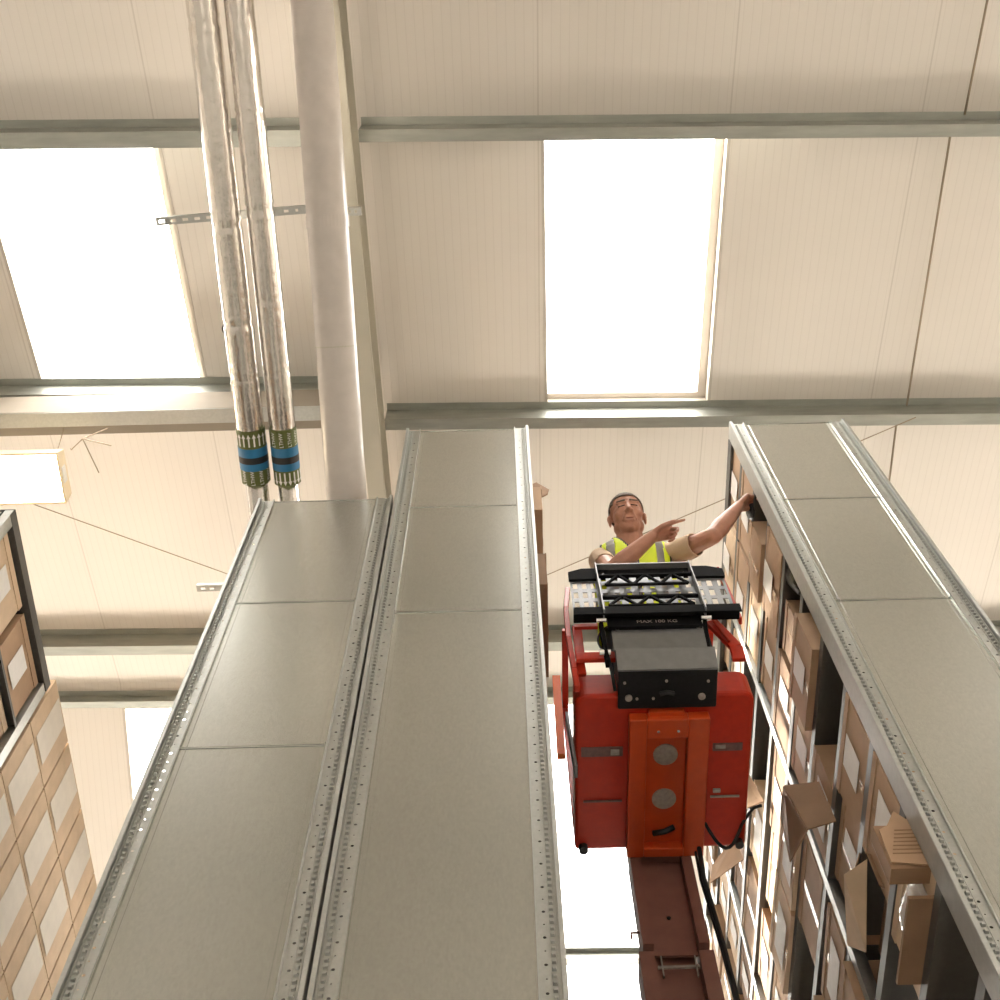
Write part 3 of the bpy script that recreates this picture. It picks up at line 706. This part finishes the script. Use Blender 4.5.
part(MB().tube([(.285, 3.525, ZP-.03), (.285, 3.525, ZP)], .02, 14), 'rubber_foot', 'rubber', smooth=False)
part(MB().tube([(.94, 3.515, ZP-.03), (.94, 3.515, ZP)], .018, 14), 'rubber_foot', 'rubber')
# central beam under the platform
zb = ZP-.055
mb = MB(); mb.box(.465, .535, 2.86, 3.545, zb, ZP); mb.box(.70, .785, 2.86, 3.545, zb, ZP); mb.box(.535, .70, 2.86, 2.95, zb, ZP); mb.box(.535, .70, 3.50, 3.545, zb, ZP); mb.box(.535, .70, 2.95, 3.50, ZP-.012, ZP)
beam = part(mb, 'centre_beam', 'orange', bevel=.004)
for yy in (3.055, 3.275): part(MB().tube([(.617, yy, ZP-.018), (.617, yy, ZP-.012)], .050, 28), 'round_pad', 'pad', beam)
for xx in (.58, .66): part(MB().tube([(xx, 2.915, zb-.002), (xx, 2.915, zb)], .006, 10), 'bolt', 'chrome', beam)
part(MB().tube([(.575, 3.44, ZP-.03), (.62, 3.42, ZP-.045), (.66, 3.41, ZP-.03)], .012, 10), 'cable_clamp', 'rubber', beam, smooth=True)
part(B(.545, .685, 2.842, 2.862, ZP-.03, ZP), 'latch_tab', 'orange', beam)
# power box with sloped cover
mb = MB().prism([(2.634, 6.0), (2.625, 6.10), (2.72, 6.10), (2.765, 6.02), (2.765, 5.845), (2.83, 5.845), (2.83, 5.83), (2.655, 5.83), (2.628, 5.935)], 'x', .420, .812)
pb = part(mb, 'power_box', 'blackm', bevel=.006)
mb = MB().prism([(2.626, 5.94), (2.598, 6.085), (2.592, 6.084), (2.619, 5.938)], 'x', .412, .785)
part(mb, 'upper_cover', 'greym', pb)
mb = MB().prism([(2.619, 5.935), (2.655, 5.832), (2.647, 5.831), (2.612, 5.934)], 'x', .418, .812)
part(mb, 'lower_cover', 'greym', pb)
for xx in (.462, .752): part(MB().tube([(xx, 2.775, 5.823), (xx, 2.775, 5.830)], .0145, 18), 'round_foot', 'pad', pb)
for xx, yy in ((.445, 2.705), (.775, 2.705), (.61, 2.70), (.56, 2.78), (.495, 2.78)): part(MB().tube([(xx, yy, 5.825), (xx, yy, 5.83)], .006, 10), 'screw', 'pad', pb)
part(MB().tube([(.585, 2.755, 5.82), (.61, 2.745, 5.815), (.64, 2.755, 5.82)], .01, 8), 'cable_gland', 'rubber', pb)
for xx in (.435, .765): part(MB().tube([(xx, 2.588, 6.05), (xx, 2.597, 6.05)], .008, 10), 'screw', 'chrome', pb)
# tray
TX0, TX1 = .262, .946; TY = 2.60; TZ0, TZ1 = 6.135, 6.59
TR = bpy.data.objects.new('load_tray', None); COL.objects.link(TR); TR.parent = LF; TR.location = Vector((.6, TY, 6.2)) - WL(LF)
def slotted(mb, x0, x1, z0, z1, y, nx, nz, fx=.55, fz=.66, t=.004, skip=()):
    cx = (x1-x0)/nx; cz = (z1-z0)/nz
    for i in range(nx):
        xa = x0+cx*i; xb = xa+cx; sa = xa+cx*(1-fx)/2; sb = xb-cx*(1-fx)/2
        mb.box(xa, sa, y, y+t, z0, z1); mb.box(sb, xb, y, y+t, z0, z1)
        for j in range(nz):
            za = z0+cz*j; zb_ = za+cz; ta = za+cz*(1-fz)/2; tb = zb_-cz*(1-fz)/2
            mb.box(sa, sb, y, y+t, za, ta); mb.box(sa, sb, y, y+t, tb, zb_)
RXa, RXb = .385, .80
mb = MB(); slotted(mb, TX0+.004, RXa, TZ0+.02, TZ1-.10, TY, 3, 4, .5, .62); slotted(mb, RXb, TX1-.004, TZ0+.02, TZ1-.10, TY, 3, 4, .5, .66)
slotted(mb, RXa, RXb, TZ0+.02, TZ1-.07, TY-.012, 8, 5, .42, .55)
part(mb, 'slotted_sheet', 'tray', TR)
mb = MB()
# chamfered top band
for (a, b, sgn) in ((TX0, RXa, 1), (RXb, TX1, -1)):
    poly = [(a, TZ1-.10), (b, TZ1-.10), (b, TZ1), (a+.06, TZ1), (a, TZ1-.03)] if sgn > 0 else [(a, TZ1-.10), (b, TZ1-.10), (b, TZ1-.03), (b-.07, TZ1), (a, TZ1)]
    mb.prism(poly, 'y', TY-.012, TY+.002)
mb.box(RXa, RXb, TY-.002, TY+.012, TZ1-.07, TZ1)
part(mb, 'top_band', 'blackpc', TR)
mb = MB(); mb.box(TX0, TX1, TY-.055, TY+.004, TZ0-.002, TZ0+.014); mb.box(TX0, TX1, TY-.062, TY-.055, TZ0-.045, TZ0+.014)
part(mb, 'bottom_lip', 'blackpc', TR)
for xx in (RXa, RXb):
    part(MB().bar((xx, TY-.055, TZ0-.04), (xx, TY-.012, TZ1+.012), .005, .045, up=(0,1,0)), 'side_rail', 'railgrey', TR)
mb = MB(); mb.box(RXa, RXb, TY-.028, TY+.01, TZ1+.004, TZ1+.012); part(mb, 'top_rim', 'railgrey', TR)
# truss ribs
for (zc, hh) in ((6.425, .055), (6.235, .05)):
    mb = MB(); yf = TY-.040
    mb.box(RXa+.004, RXb-.004, yf, yf+.016, zc+hh-.012, zc+hh); mb.box(RXa+.03, RXb-.03, yf, yf+.012, zc-hh+.02-.006, zc-hh+.02+.002)
    n = 6; W = (RXb-RXa-.06)
    for i in range(n):
        xa = RXa+.03+W*i/n; xb = RXa+.03+W*(i+1)/n; za, zz = (zc-hh+.02, zc+hh-.004) if i % 2 == 0 else (zc+hh-.004, zc-hh+.02)
        mb.bar((xa, yf+.006, za), (xb, yf+.006, zz), .010, .010, up=(0,1,0))
    part(mb, 'truss_rib', 'blackpc', TR)
mb = MB()
for xx in (RXa+.03, RXb-.03): mb.tube([(xx, TY-.006, TZ1-.05), (xx, TY-.002, TZ1-.05)], .006, 10); mb.tube([(xx+.012, TY-.006, TZ1-.075), (xx+.012, TY-.002, TZ1-.075)], .005, 10)
part(mb, 'tray_bolt', 'chrome', TR)
# bracket plate with the load notice
npl = part(B(.398, .782, 2.580, 2.60, 6.055, 6.130), 'support_bracket', 'blackpc')
tv, tf = text_mesh('MAX 100 KG', .030)
part(MB().add([(a+.60, 2.5785-c, b+6.088) for a, b, c in tv], tf), 'load_notice_lettering', 'pad', npl, fix=False)
for sx, xx in ((-1, .372), (1, .80)):
    part(MB().bar((xx, 2.60, 6.12), (xx+.012*(-sx), 2.66, 5.90), .014, .045, up=(0,1,0)), 'tray_arm', 'blackpc')
    part(MB().tube([(xx-.02, 2.565, 6.085), (xx+.02, 2.565, 6.085)], .010, 12), 'pivot_pin', 'chrome')
part(MB().tube([(.355, 2.64, 5.955), (.40, 2.64, 5.955)], .014, 12), 'latch_pin', 'chrome')
part(MB().tube([(.385, 2.63, 6.1), (.383, 2.64, 6.0), (.40, 2.69, 5.88), (.41, 2.75, 5.84)], .007, 8), 'hose', 'rubber', smooth=True)
# guard rails and side gates
def guard(pts, w, h, nm='guard_rail', m='red', up=(0,1,0)):
    mb = MB()
    for i in range(len(pts)-1): mb.bar(pts[i], pts[i+1], w, h, up)
    return part(mb, nm, m, bevel=.003)
guard([(.262, 2.70, 6.60), (.244, 2.69, 6.40), (.242, 2.69, 6.15), (.252, 2.70, 5.92), (.256, 2.71, 5.80)], .022, .030)
guard([(.283, 2.70, 6.27), (.281, 2.70, 6.02)], .040, .015, 'gate_post')
guard([(.27, 2.68, 6.235), (.37, 2.68, 6.235)], .016, .030, 'cross_rail', up=(0,0,1))
guard([(.262, 2.68, 5.985), (.435, 2.68, 5.985)], .02, .055, 'cross_rail', up=(0,0,1))
guard([(.275, 2.71, 6.0), (.28, 2.73, 5.93)], .045, .02, 'gate_post')
guard([(.955, 2.68, 6.72), (.962, 2.66, 6.45), (.962, 2.64, 6.18)], .012, .035, 'guard_rail')
guard([(.850, 2.68, 6.25), (.925, 2.70, 6.07), (.925, 2.71, 5.985)], .055, .02, 'gate_post')
guard([(.855, 2.66, 6.23), (.90, 2.68, 6.08)], .012, .012, 'gate_edge')
for xx in (.262, .958):   # posts of the operator cage to the mast
    guard([(xx, 3.50, 5.95), (xx, 3.50, 6.85)], .03, .03, 'cage_post')
    guard([(xx, 3.50, 6.85), (xx, 3.05, 6.85)], .03, .03, 'cage_rail', up=(0,0,1))
part(MB().bar((.210, 3.20, 6.66), (.204, 3.20, 6.04), .036, .03, up=(0,1,0)), 'side_gate', 'sidegate')
part(MB().bar((.226, 2.99, 6.02), (.244, 3.0, 5.66), .012, .06, up=(0,1,0)), 'side_plate', 'railgrey')
part(B(.485, .73, 3.545, 3.70, ZP-.02, ZP+.30), 'carriage_block', 'mast')
# mast
def channel(mb, x0, x1, y0, z0, z1, fw=.045, dep=.10, web=.05):
    mb.box(x0, x0+fw, y0, y0+dep, z0, z1); mb.box(x1-fw, x1, y0, y0+dep, z0, z1); mb.box(x0+fw, x1-fw, y0+web, y0+web+.01, z0, z1)
mb = MB(); channel(mb, .478, .735, 3.55, 5.30, ZP+.0, .042, .12, .055); mb.box(.478, .52, 3.543, 3.55, 5.30, 5.345); mb.box(.693, .735, 3.543, 3.55, 5.30, 5.345)
m1 = part(mb, 'inner_mast', 'mast')
for xx, zz in ((.605, 5.50),): part(MB().tube([(xx, 3.60, zz), (xx, 3.605, zz)], .008, 10), 'bolt_hole', 'rubber', m1)
mb = MB(); channel(mb, .462, .750, 3.575, .25, 5.295, .058, .14, .07); mb.box(.522, .690, 3.648, 3.658, 5.28, 5.75)
m2 = part(mb, 'outer_mast', 'mast')
mb = MB(); mb.box(.53, .69, 3.60, 3.61, 5.235, 5.245); mb.box(.545, .55, 3.60, 3.61, 5.19, 5.295); mb.box(.675, .68, 3.60, 3.61, 5.19, 5.295)
part(mb, 'chain_anchor', 'pad', m2)
part(MB().tube([(.478, 3.6, 5.42), (.445, 3.6, 5.42), (.445, 3.6, 5.39)], .006, 8), 'hook', 'mast', m1)
hose = [(.765, 3.50, 5.80), (.772, 3.57, 5.70), (.79, 3.57, 5.3), (.80, 3.57, 4.8), (.80, 3.57, 3.5), (.80, 3.6, .5)]
part(MB().tube(hose, .010, 10), 'hydraulic_hose', 'rubber', smooth=True)
part(MB().tube([(a-.014+.004*i, b+.02, c) for i, (a, b, c) in enumerate(hose)], .006, 8), 'hydraulic_hose', 'rubber', smooth=True)
part(MB().tube([(.79+.15*t/10, 3.40+.06*math.sin(PI*t/10), ZP-.02-.09*math.sin(PI*t/10*.93)) for t in range(11)]+[(.97, 3.42, ZP+.03), (1.01, 3.40, ZP+.07), (1.04, 3.38, ZP+.06)], .007, 10), 'trailing_cable', 'rubber', smooth=True)
# drive base standing on the floor (below the frame)
part(B(.25, .97, 3.4, 4.35, .06, .42), 'drive_base', 'orange', bevel=.03)
for xx in (.30, .88):
    for yy in (3.5, 4.2): part(MB().tube([(xx, yy, .09), (xx+.06, yy, .09)], .09, 24), 'wheel', 'rubber')
part(B(.46, .75, 3.55, 3.8, .40, .6), 'mast_foot', 'mast')

# ------------------------------------------------------------------ worker
PER = thing('person', (.62, 3.05, 5.95), 'smiling grey-haired person in a yellow hi-vis vest, pointing and reaching from the lift', 'person')
HC = Vector((.612, 2.74, 7.435)); KH = 1.09
f = Vector((-.02, -.84, -.54)).normalized(); u = Vector((-.06, -.54, .84)); u = (u - f*u.dot(f)).normalized(); s_ = u.cross(f).normalized()  # s_ -> image right? 
if s_.x < 0: s_ = -s_
HM = Matrix((s_, f, u)).transposed()      # columns: side, face, up
def hp(a, b, c): return HC + (s_*a + f*b + u*c)*KH
class HB(MB):      # head pieces scaled with the head
    def ell(s, c, r, mtx=None, n=20, m=12): return MB.ell(s, c, tuple(q*KH for q in r) if mtx is HM else r, mtx, n, m)
body = HB()
# cranium, face, jaw
body.ell(hp(0, -.015, .035), (.079, .097, .088), HM)
body.ell(hp(0, .025, -.01), (.068, .072, .085), HM)
body.ell(hp(0, .035, -.065), (.052, .050, .045), HM)
body.ell(hp(0, .052, -.092), (.026, .026, .020), HM)       # chin
for q in (-1, 1):
    body.ell(hp(q*.040, .058, -.022), (.026, .024, .024), HM)   # cheeks
    body.ell(hp(q*.050, .005, -.058), (.022, .040, .028), HM)   # jaw angle
    body.capsule(hp(q*.012, .090, .034), hp(q*.050, .076, .034), .0095, .008)  # brow ridge
    body.ell(hp(q*.083, -.010, -.008), (.008, .020, .032), HM)  # ear
    body.ell(hp(q*.087, -.016, .006), (.007, .018, .016), HM)
    body.ell(hp(q*.030, .076, .016), (.017, .013, .011), HM)    # eyelid mass
    body.ell(hp(q*.014, .102, -.022), (.009, .010, .008), HM)   # nostril wing
    body.capsule(hp(q*.016, .096, -.030), hp(q*.032, .080, -.060), .006, .005)  # smile fold
body.capsule(hp(0, .090, .026), hp(0, .110, -.016), .0085, .013)
body.ell(hp(0, .106, -.020), (.013, .013, .010), HM)
body.capsule(hp(-.022, .086, -.050), hp(.022, .086, -.050), .008, .008)   # upper lip mass
body.capsule(hp(-.018, .084, -.066), hp(.018, .084, -.066), .008, .008)
body.ell(hp(0, .040, .058), (.052, .034, .034), HM)        # forehead
# neck and torso core
NB = Vector((.625, 2.865, 7.295))
body.capsule(hp(0, -.02, -.05), NB, .066, .074); body.capsule(hp(0, .00, -.09), NB+Vector((0,-.02,-.02)), .052, .066)
SH = {-1: Vector((.462, 2.845, 7.165)), 1: Vector((.808, 2.825, 7.165))}
for q in (-1, 1): body.capsule(NB+Vector((0, .01, -.03)), SH[q], .055, .058)
PV = Vector((.615, 3.07, 6.80))
body.capsule(Vector((.63, 2.88, 7.10)), PV, .115, .12); body.capsule(Vector((.55, 2.87, 7.08)), Vector((.55, 3.05, 6.80)), .09, .09); body.capsule(Vector((.71, 2.87, 7.08)), Vector((.69, 3.05, 6.80)), .09, .09)
LEG = {}
for q in (-1, 1):
    hip = PV+Vector((q*.085, .0, -.02)); kn = Vector((.615+q*.10, 2.98, 6.42)); an = Vector((.615+q*.11, 3.10, 6.05)); LEG[q] = (hip, kn, an)
    body.capsule(hip, kn, .082, .056); body.capsule(kn, an, .054, .036); body.capsule(an, an+Vector((0, -.13, -.045)), .038, .032)
# arms
EL = {1: Vector((.985, 2.665, 7.045)), -1: Vector((.478, 2.712, 6.800))}
WR = {1: Vector((1.158, 2.645, 7.330)), -1: Vector((.672, 2.575, 6.870))}
for q in (-1, 1):
    body.capsule(SH[q], EL[q], .054, .043); m_ = EL[q].lerp(WR[q], .3); body.capsule(EL[q], m_, .042, .047); body.capsule(m_, WR[q], .047, .029)
def hand(mb, w, d, n, side, curls, thumb, sc_=1.):
    d = Vector(d).normalized(); n = Vector(n); n = (n-d*n.dot(d)).normalized(); s = d.cross(n).normalized()*side   # s -> thumb side
    offs = [.030, .010, -.011, -.030]; tips = []
    lens = [(.040,.024,.019), (.045,.028,.020), (.041,.026,.019), (.032,.020,.017)]; rad = [.0095, .0098, .0093, .0083]
    for i in range(4):
        k = w + (d*(.086-.004*abs(i-1)) + s*offs[i])*sc_
        mb.capsule(w + s*offs[i]*.5*sc_ + d*.01, k, .0165*sc_, .0135*sc_, 10)
        a = 0; p = k
        for j in range(3):
            a += curls[i][j]; dd = d*math.cos(a) - n*math.sin(a) + s*(.035*(1.5-i))*(1 if j == 0 else .6)
            p2 = p + dd.normalized()*lens[i][j]*sc_; mb.capsule(p, p2, rad[i]*(1-.07*j)*sc_, rad[i]*(.93-.07*j)*sc_, 10); p = p2
        tips.append(p)
    t0 = w + (s*.022 + d*.022 - n*.004)*sc_; td = [Vector(t) for t in thumb]
    p = t0; L_ = (.042, .034, .026); R_ = (.016, .0115, .0105)
    for j in range(3):
        dd = (s*td[j].x + d*td[j].y - n*td[j].z).normalized(); p2 = p+dd*L_[j]*sc_; mb.capsule(p, p2, R_[j]*sc_, R_[min(2, j+1)]*.98*sc_, 10); p = p2
    return tips
# pointing hand: index out, others bent, thumb below
hand(body, WR[-1], (.93, -.18, .30), (-.22, .15, .96), -1 if False else 1, [(.12,.15,.08), (.85,1.1,.6), (1.05,1.25,.7), (1.15,1.3,.7)], [(.55,.7,.5), (.25,.9,.45), (.05,.95,.3)])
# gripping hand on the box edge
hand(body, WR[1], (.62, -.06, .78), (-.72, -.20, .62), -1, [(.7,.8,.5), (.8,.85,.5), (.85,.9,.5), (.9,.9,.5)], [(.35,.85,.3), (.0,.95,.3), (-.15,.95,.4)])
bo = body.build('body', M['skin'], PER, remesh=.0042, smoothing=3)
# hair: cap over crown and sides, short
hb = HB(); hb.ell(hp(0, -.017, .040), (.0840, .1010, .0935), HM, 40, 28)
hm = hb.build('hair', M['hair'], PER, smooth=True)
bm = bmesh.new(); bm.from_mesh(hm.data)
dele = []
for v in bm.verts:
    p = (v.co + WL(hm) - HC)/KH; a, b, c = p.dot(s_), p.dot(f), p.dot(u)
    if (c < .077+.09*max(0, abs(a)-.045)+.004*math.sin(a*260)) and b > .028 + .02*(c > .045) or (c < .02 and b > -.012) or c < -.045: dele.append(v)
bmesh.ops.delete(bm, geom=dele, context='VERTS'); bm.to_mesh(hm.data); bm.free()
sol = hm.modifiers.new('s', 'SOLIDIFY'); sol.thickness = .004
for q in (-1, 1):
    MB().capsule(hp(q*.016, .0905, .0125), hp(q*.043, .0810, .0125), .0042, .0032).build('eye', M['eye'], PER, smooth=True)
    MB().capsule(hp(q*.014, .0985, .037), hp(q*.048, .0835, .038), .0050, .0036).build('eyebrow', M['hair'], PER, smooth=True)
mo = MB()
for i in range(6):
    a0, a1 = -.035+.070*i/6, -.035+.070*(i+1)/6
    g = lambda a: hp(a, .0935-.012*(a/.026)**2, -.058+.0075*(a/.026)**2)
    mo.capsule(g(a0), g(a1), .0032, .0032, 8)
mo.build('mouth', M['lips'], PER, smooth=True)
# shirt: torso shell + sleeves
sh = MB()
for q in (-1, 1):
    sh.capsule(NB+Vector((q*.035, .012, -.050)), SH[q], .058, .068); e = SH[q].lerp(EL[q], .52 if q > 0 else .38)
    sh.capsule(SH[q], e, .066 if q > 0 else .062, .062 if q > 0 else .057)
sh.capsule(Vector((.63, 2.90, 7.09)), PV, .122, .125); sh.capsule(Vector((.55, 2.90, 7.06)), Vector((.55, 3.05, 6.82)), .098, .10); sh.capsule(Vector((.71, 2.90, 7.06)), Vector((.69, 3.05, 6.82)), .098, .10)
so = sh.build('shirt', M['shirt'], PER, remesh=.009, smoothing=4)
bm = bmesh.new(); bm.from_mesh(so.data)      # open the sleeve ends
off = WL(so); dele = []
for v in bm.verts:
    p = v.co+off
    for q in (-1, 1):
        d = (EL[q]-SH[q]); t = (p-SH[q]).dot(d)/d.length_squared
        if t > (.60 if q > 0 else .42) and (p-(SH[q]+d*t)).length < .09: dele.append(v)
bmesh.ops.delete(bm, geom=dele, context='VERTS'); bm.to_mesh(so.data); bm.free()
sol = so.modifiers.new('s', 'SOLIDIFY'); sol.thickness = .004; sol.offset = -1
# trousers
tr = MB()
tr.capsule(PV+Vector((0, -.01, .0)), PV+Vector((0, 0, -.05)), .128, .125)
for q in (-1, 1):
    hip, kn, an = LEG[q]; tr.capsule(PV+Vector((q*.06, 0, 0)), hip, .10, .10); tr.capsule(hip, kn, .097, .074); tr.capsule(kn, an+Vector((0, 0, .03)), .072, .062)
tr.build('trousers', M['trouser'], PER, remesh=.010, smoothing=3)
for q in (-1, 1):
    a = LEG[q][2]; MB().capsule(a+Vector((0, .02, -.045)), a+Vector((0, -.17, -.050)), .050, .046).build('shoe', M['shoe'], PER, smooth=True)
# vest: open shell around chest, built from rings along the spine
axis0 = Vector((.620, 3.045, 6.74)); axis1 = Vector((.626, 2.825, 7.300))
ax = (axis1-axis0); al = ax.length; axn = ax.normalized(); side = Vector((1, -.03, .0)); side = (side-axn*side.dot(axn)).normalized(); frn = side.cross(axn).normalized()
if frn.y > 0: frn = -frn
prof = [(0, .225, .175), (.2, .220, .172), (.45, .222, .170), (.62, .225, .166), (.74, .228, .160), (.83, .222, .150), (.90, .205, .132), (.955, .165, .108), (.99, .112, .088), (1.01, .080, .078)]
NU = 168; NT = 130
def pr(t):
    for i in range(len(prof)-1):
        if t <= prof[i+1][0]:
            k = (t-prof[i][0])/(prof[i+1][0]-prof[i][0]); return prof[i][1]+(prof[i+1][1]-prof[i][1])*k, prof[i][2]+(prof[i+1][2]-prof[i][2])*k
    return prof[-1][1:]
def vp(i, j, off=0.):
    t = 1.01*j/NT; a = 2*PI*i/NU; w, d = pr(t); return axis0+ax*t + side*math.sin(a)*(w+off)*.93 + frn*math.cos(a)*(d+off)*.93
def vclass(i, j):
    t = 1.01*(j+.5)/NT; a = (2*PI*(i+.5)/NU+PI) % (2*PI)-PI; x = abs(math.sin(a)); fr = math.cos(a)
    w, d = pr(t); X = x*w
    if t > .60 and X > .185-.035*(t-.6): return None                   # armholes
    if fr > 0 and X < .006+.105*max(0, (t-.66)/.32): return None    # open V front
    if t > .965 and X < .085: return None
    if fr <= 0 and t > .93 and X < .075: return None
    if .105 < X < .150: return 'r'
    if .30 < t < .38: return 'r'
    return 'y'
vy, vr = MB(), MB(); 
V = [vp(i, j) for j in range(NT+1) for i in range(NU)]
fy, fr_ = [], []; edges = {}
for j in range(NT):
    for i in range(NU):
        c = vclass(i, j)
        if c is None: continue
        q = (j*NU+i, j*NU+(i+1) % NU, (j+1)*NU+(i+1) % NU, (j+1)*NU+i)
        (fy if c == 'y' else fr_).append(q)
        for k in range(4):
            e = tuple(sorted((q[k], q[(k+1) % 4]))); edges[e] = edges.get(e, 0)+1
def clean(mb, faces):
    used = sorted({i for q in faces for i in q}); mp_ = {v: k for k, v in enumerate(used)}
    mb.add([V[i] for i in used], [tuple(mp_[i] for i in q) for q in faces])
clean(vy, fy); clean(vr, fr_)
ves = vy.build('hi_vis_vest', M['hivis'], PER, smooth=True, fix=True); sm = ves.modifiers.new('s', 'SOLIDIFY'); sm.thickness = .004
rfl = vr.build('reflective_strip', M['reflect'], ves, smooth=True, fix=True); sm = rfl.modifiers.new('s', 'SOLIDIFY'); sm.thickness = .005
pp = MB()
for (a, b), n in edges.items():
    if n == 1: pp.tube([V[a], V[b]], .0048, 6, caps=False)
pp.build('piping', M['black'], ves, smooth=True)

# ------------------------------------------------------------------ light
w = bpy.data.worlds.new('World'); sc.world = w; w.use_nodes = True
nt = w.node_tree; N = nt.nodes; L = nt.links; bg = N['Background']
tc = N.new('ShaderNodeTexCoord'); sx = N.new('ShaderNodeSeparateXYZ'); L.new(tc.outputs['Generated'], sx.inputs[0])
cr = N.new('ShaderNodeValToRGB'); L.new(sx.outputs['Z'], cr.inputs[0])
cr.color_ramp.elements[0].position = 0.; cr.color_ramp.elements[0].color = (.84,.78,.70,1)
cr.color_ramp.elements[1].position = .45; cr.color_ramp.elements[1].color = (1,.985,.96,1)
L.new(cr.outputs[0], bg.inputs[0])
st = N.new('ShaderNodeMapRange'); st.inputs['From Min'].default_value = .05; st.inputs['From Max'].default_value = .6; st.inputs['To Min'].default_value = 1.4; st.inputs['To Max'].default_value = 9.
L.new(sx.outputs['Z'], st.inputs['Value']); L.new(st.outputs[0], bg.inputs[1])
sd = bpy.data.lights.new('Sun', 'SUN'); sd.energy = 42.; sd.angle = math.radians(7); sd.color = (1, .93, .82)
so_ = bpy.data.objects.new('Sun', sd); COL.objects.link(so_)
dirv = Vector((3.6, -2.3, -2.9)); so_.rotation_euler = dirv.to_track_quat('-Z', 'Y').to_euler(); so_.location = (-8, 12, 14)

# ------------------------------------------------------------------ camera
cd = bpy.data.cameras.new('Camera'); cd.sensor_width = 36; cd.sensor_fit = 'HORIZONTAL'; cd.lens = 1259/1000*36; cd.clip_start = .05; cd.clip_end = 200
cam = bpy.data.objects.new('Camera', cd); COL.objects.link(cam)
X_ = (0.9996727612, 0.0249472703, 0.0056572245); Y_ = (0.0250729987, -0.9117316742, -0.4100203642); Z_ = (-0.0050710180, 0.4100280332, -0.9120588231)
cam.matrix_world = Matrix(((X_[0], X_[1], X_[2], 0), (Y_[0], Y_[1], Y_[2], 0), (Z_[0], Z_[1], Z_[2], CH), (0, 0, 0, 1)))
sc.camera = cam
vs_ = sc.view_settings; vs_.view_transform = 'Standard'; vs_.look = 'None'; vs_.gamma = 1; vs_.use_curve_mapping = False; vs_.exposure = .60
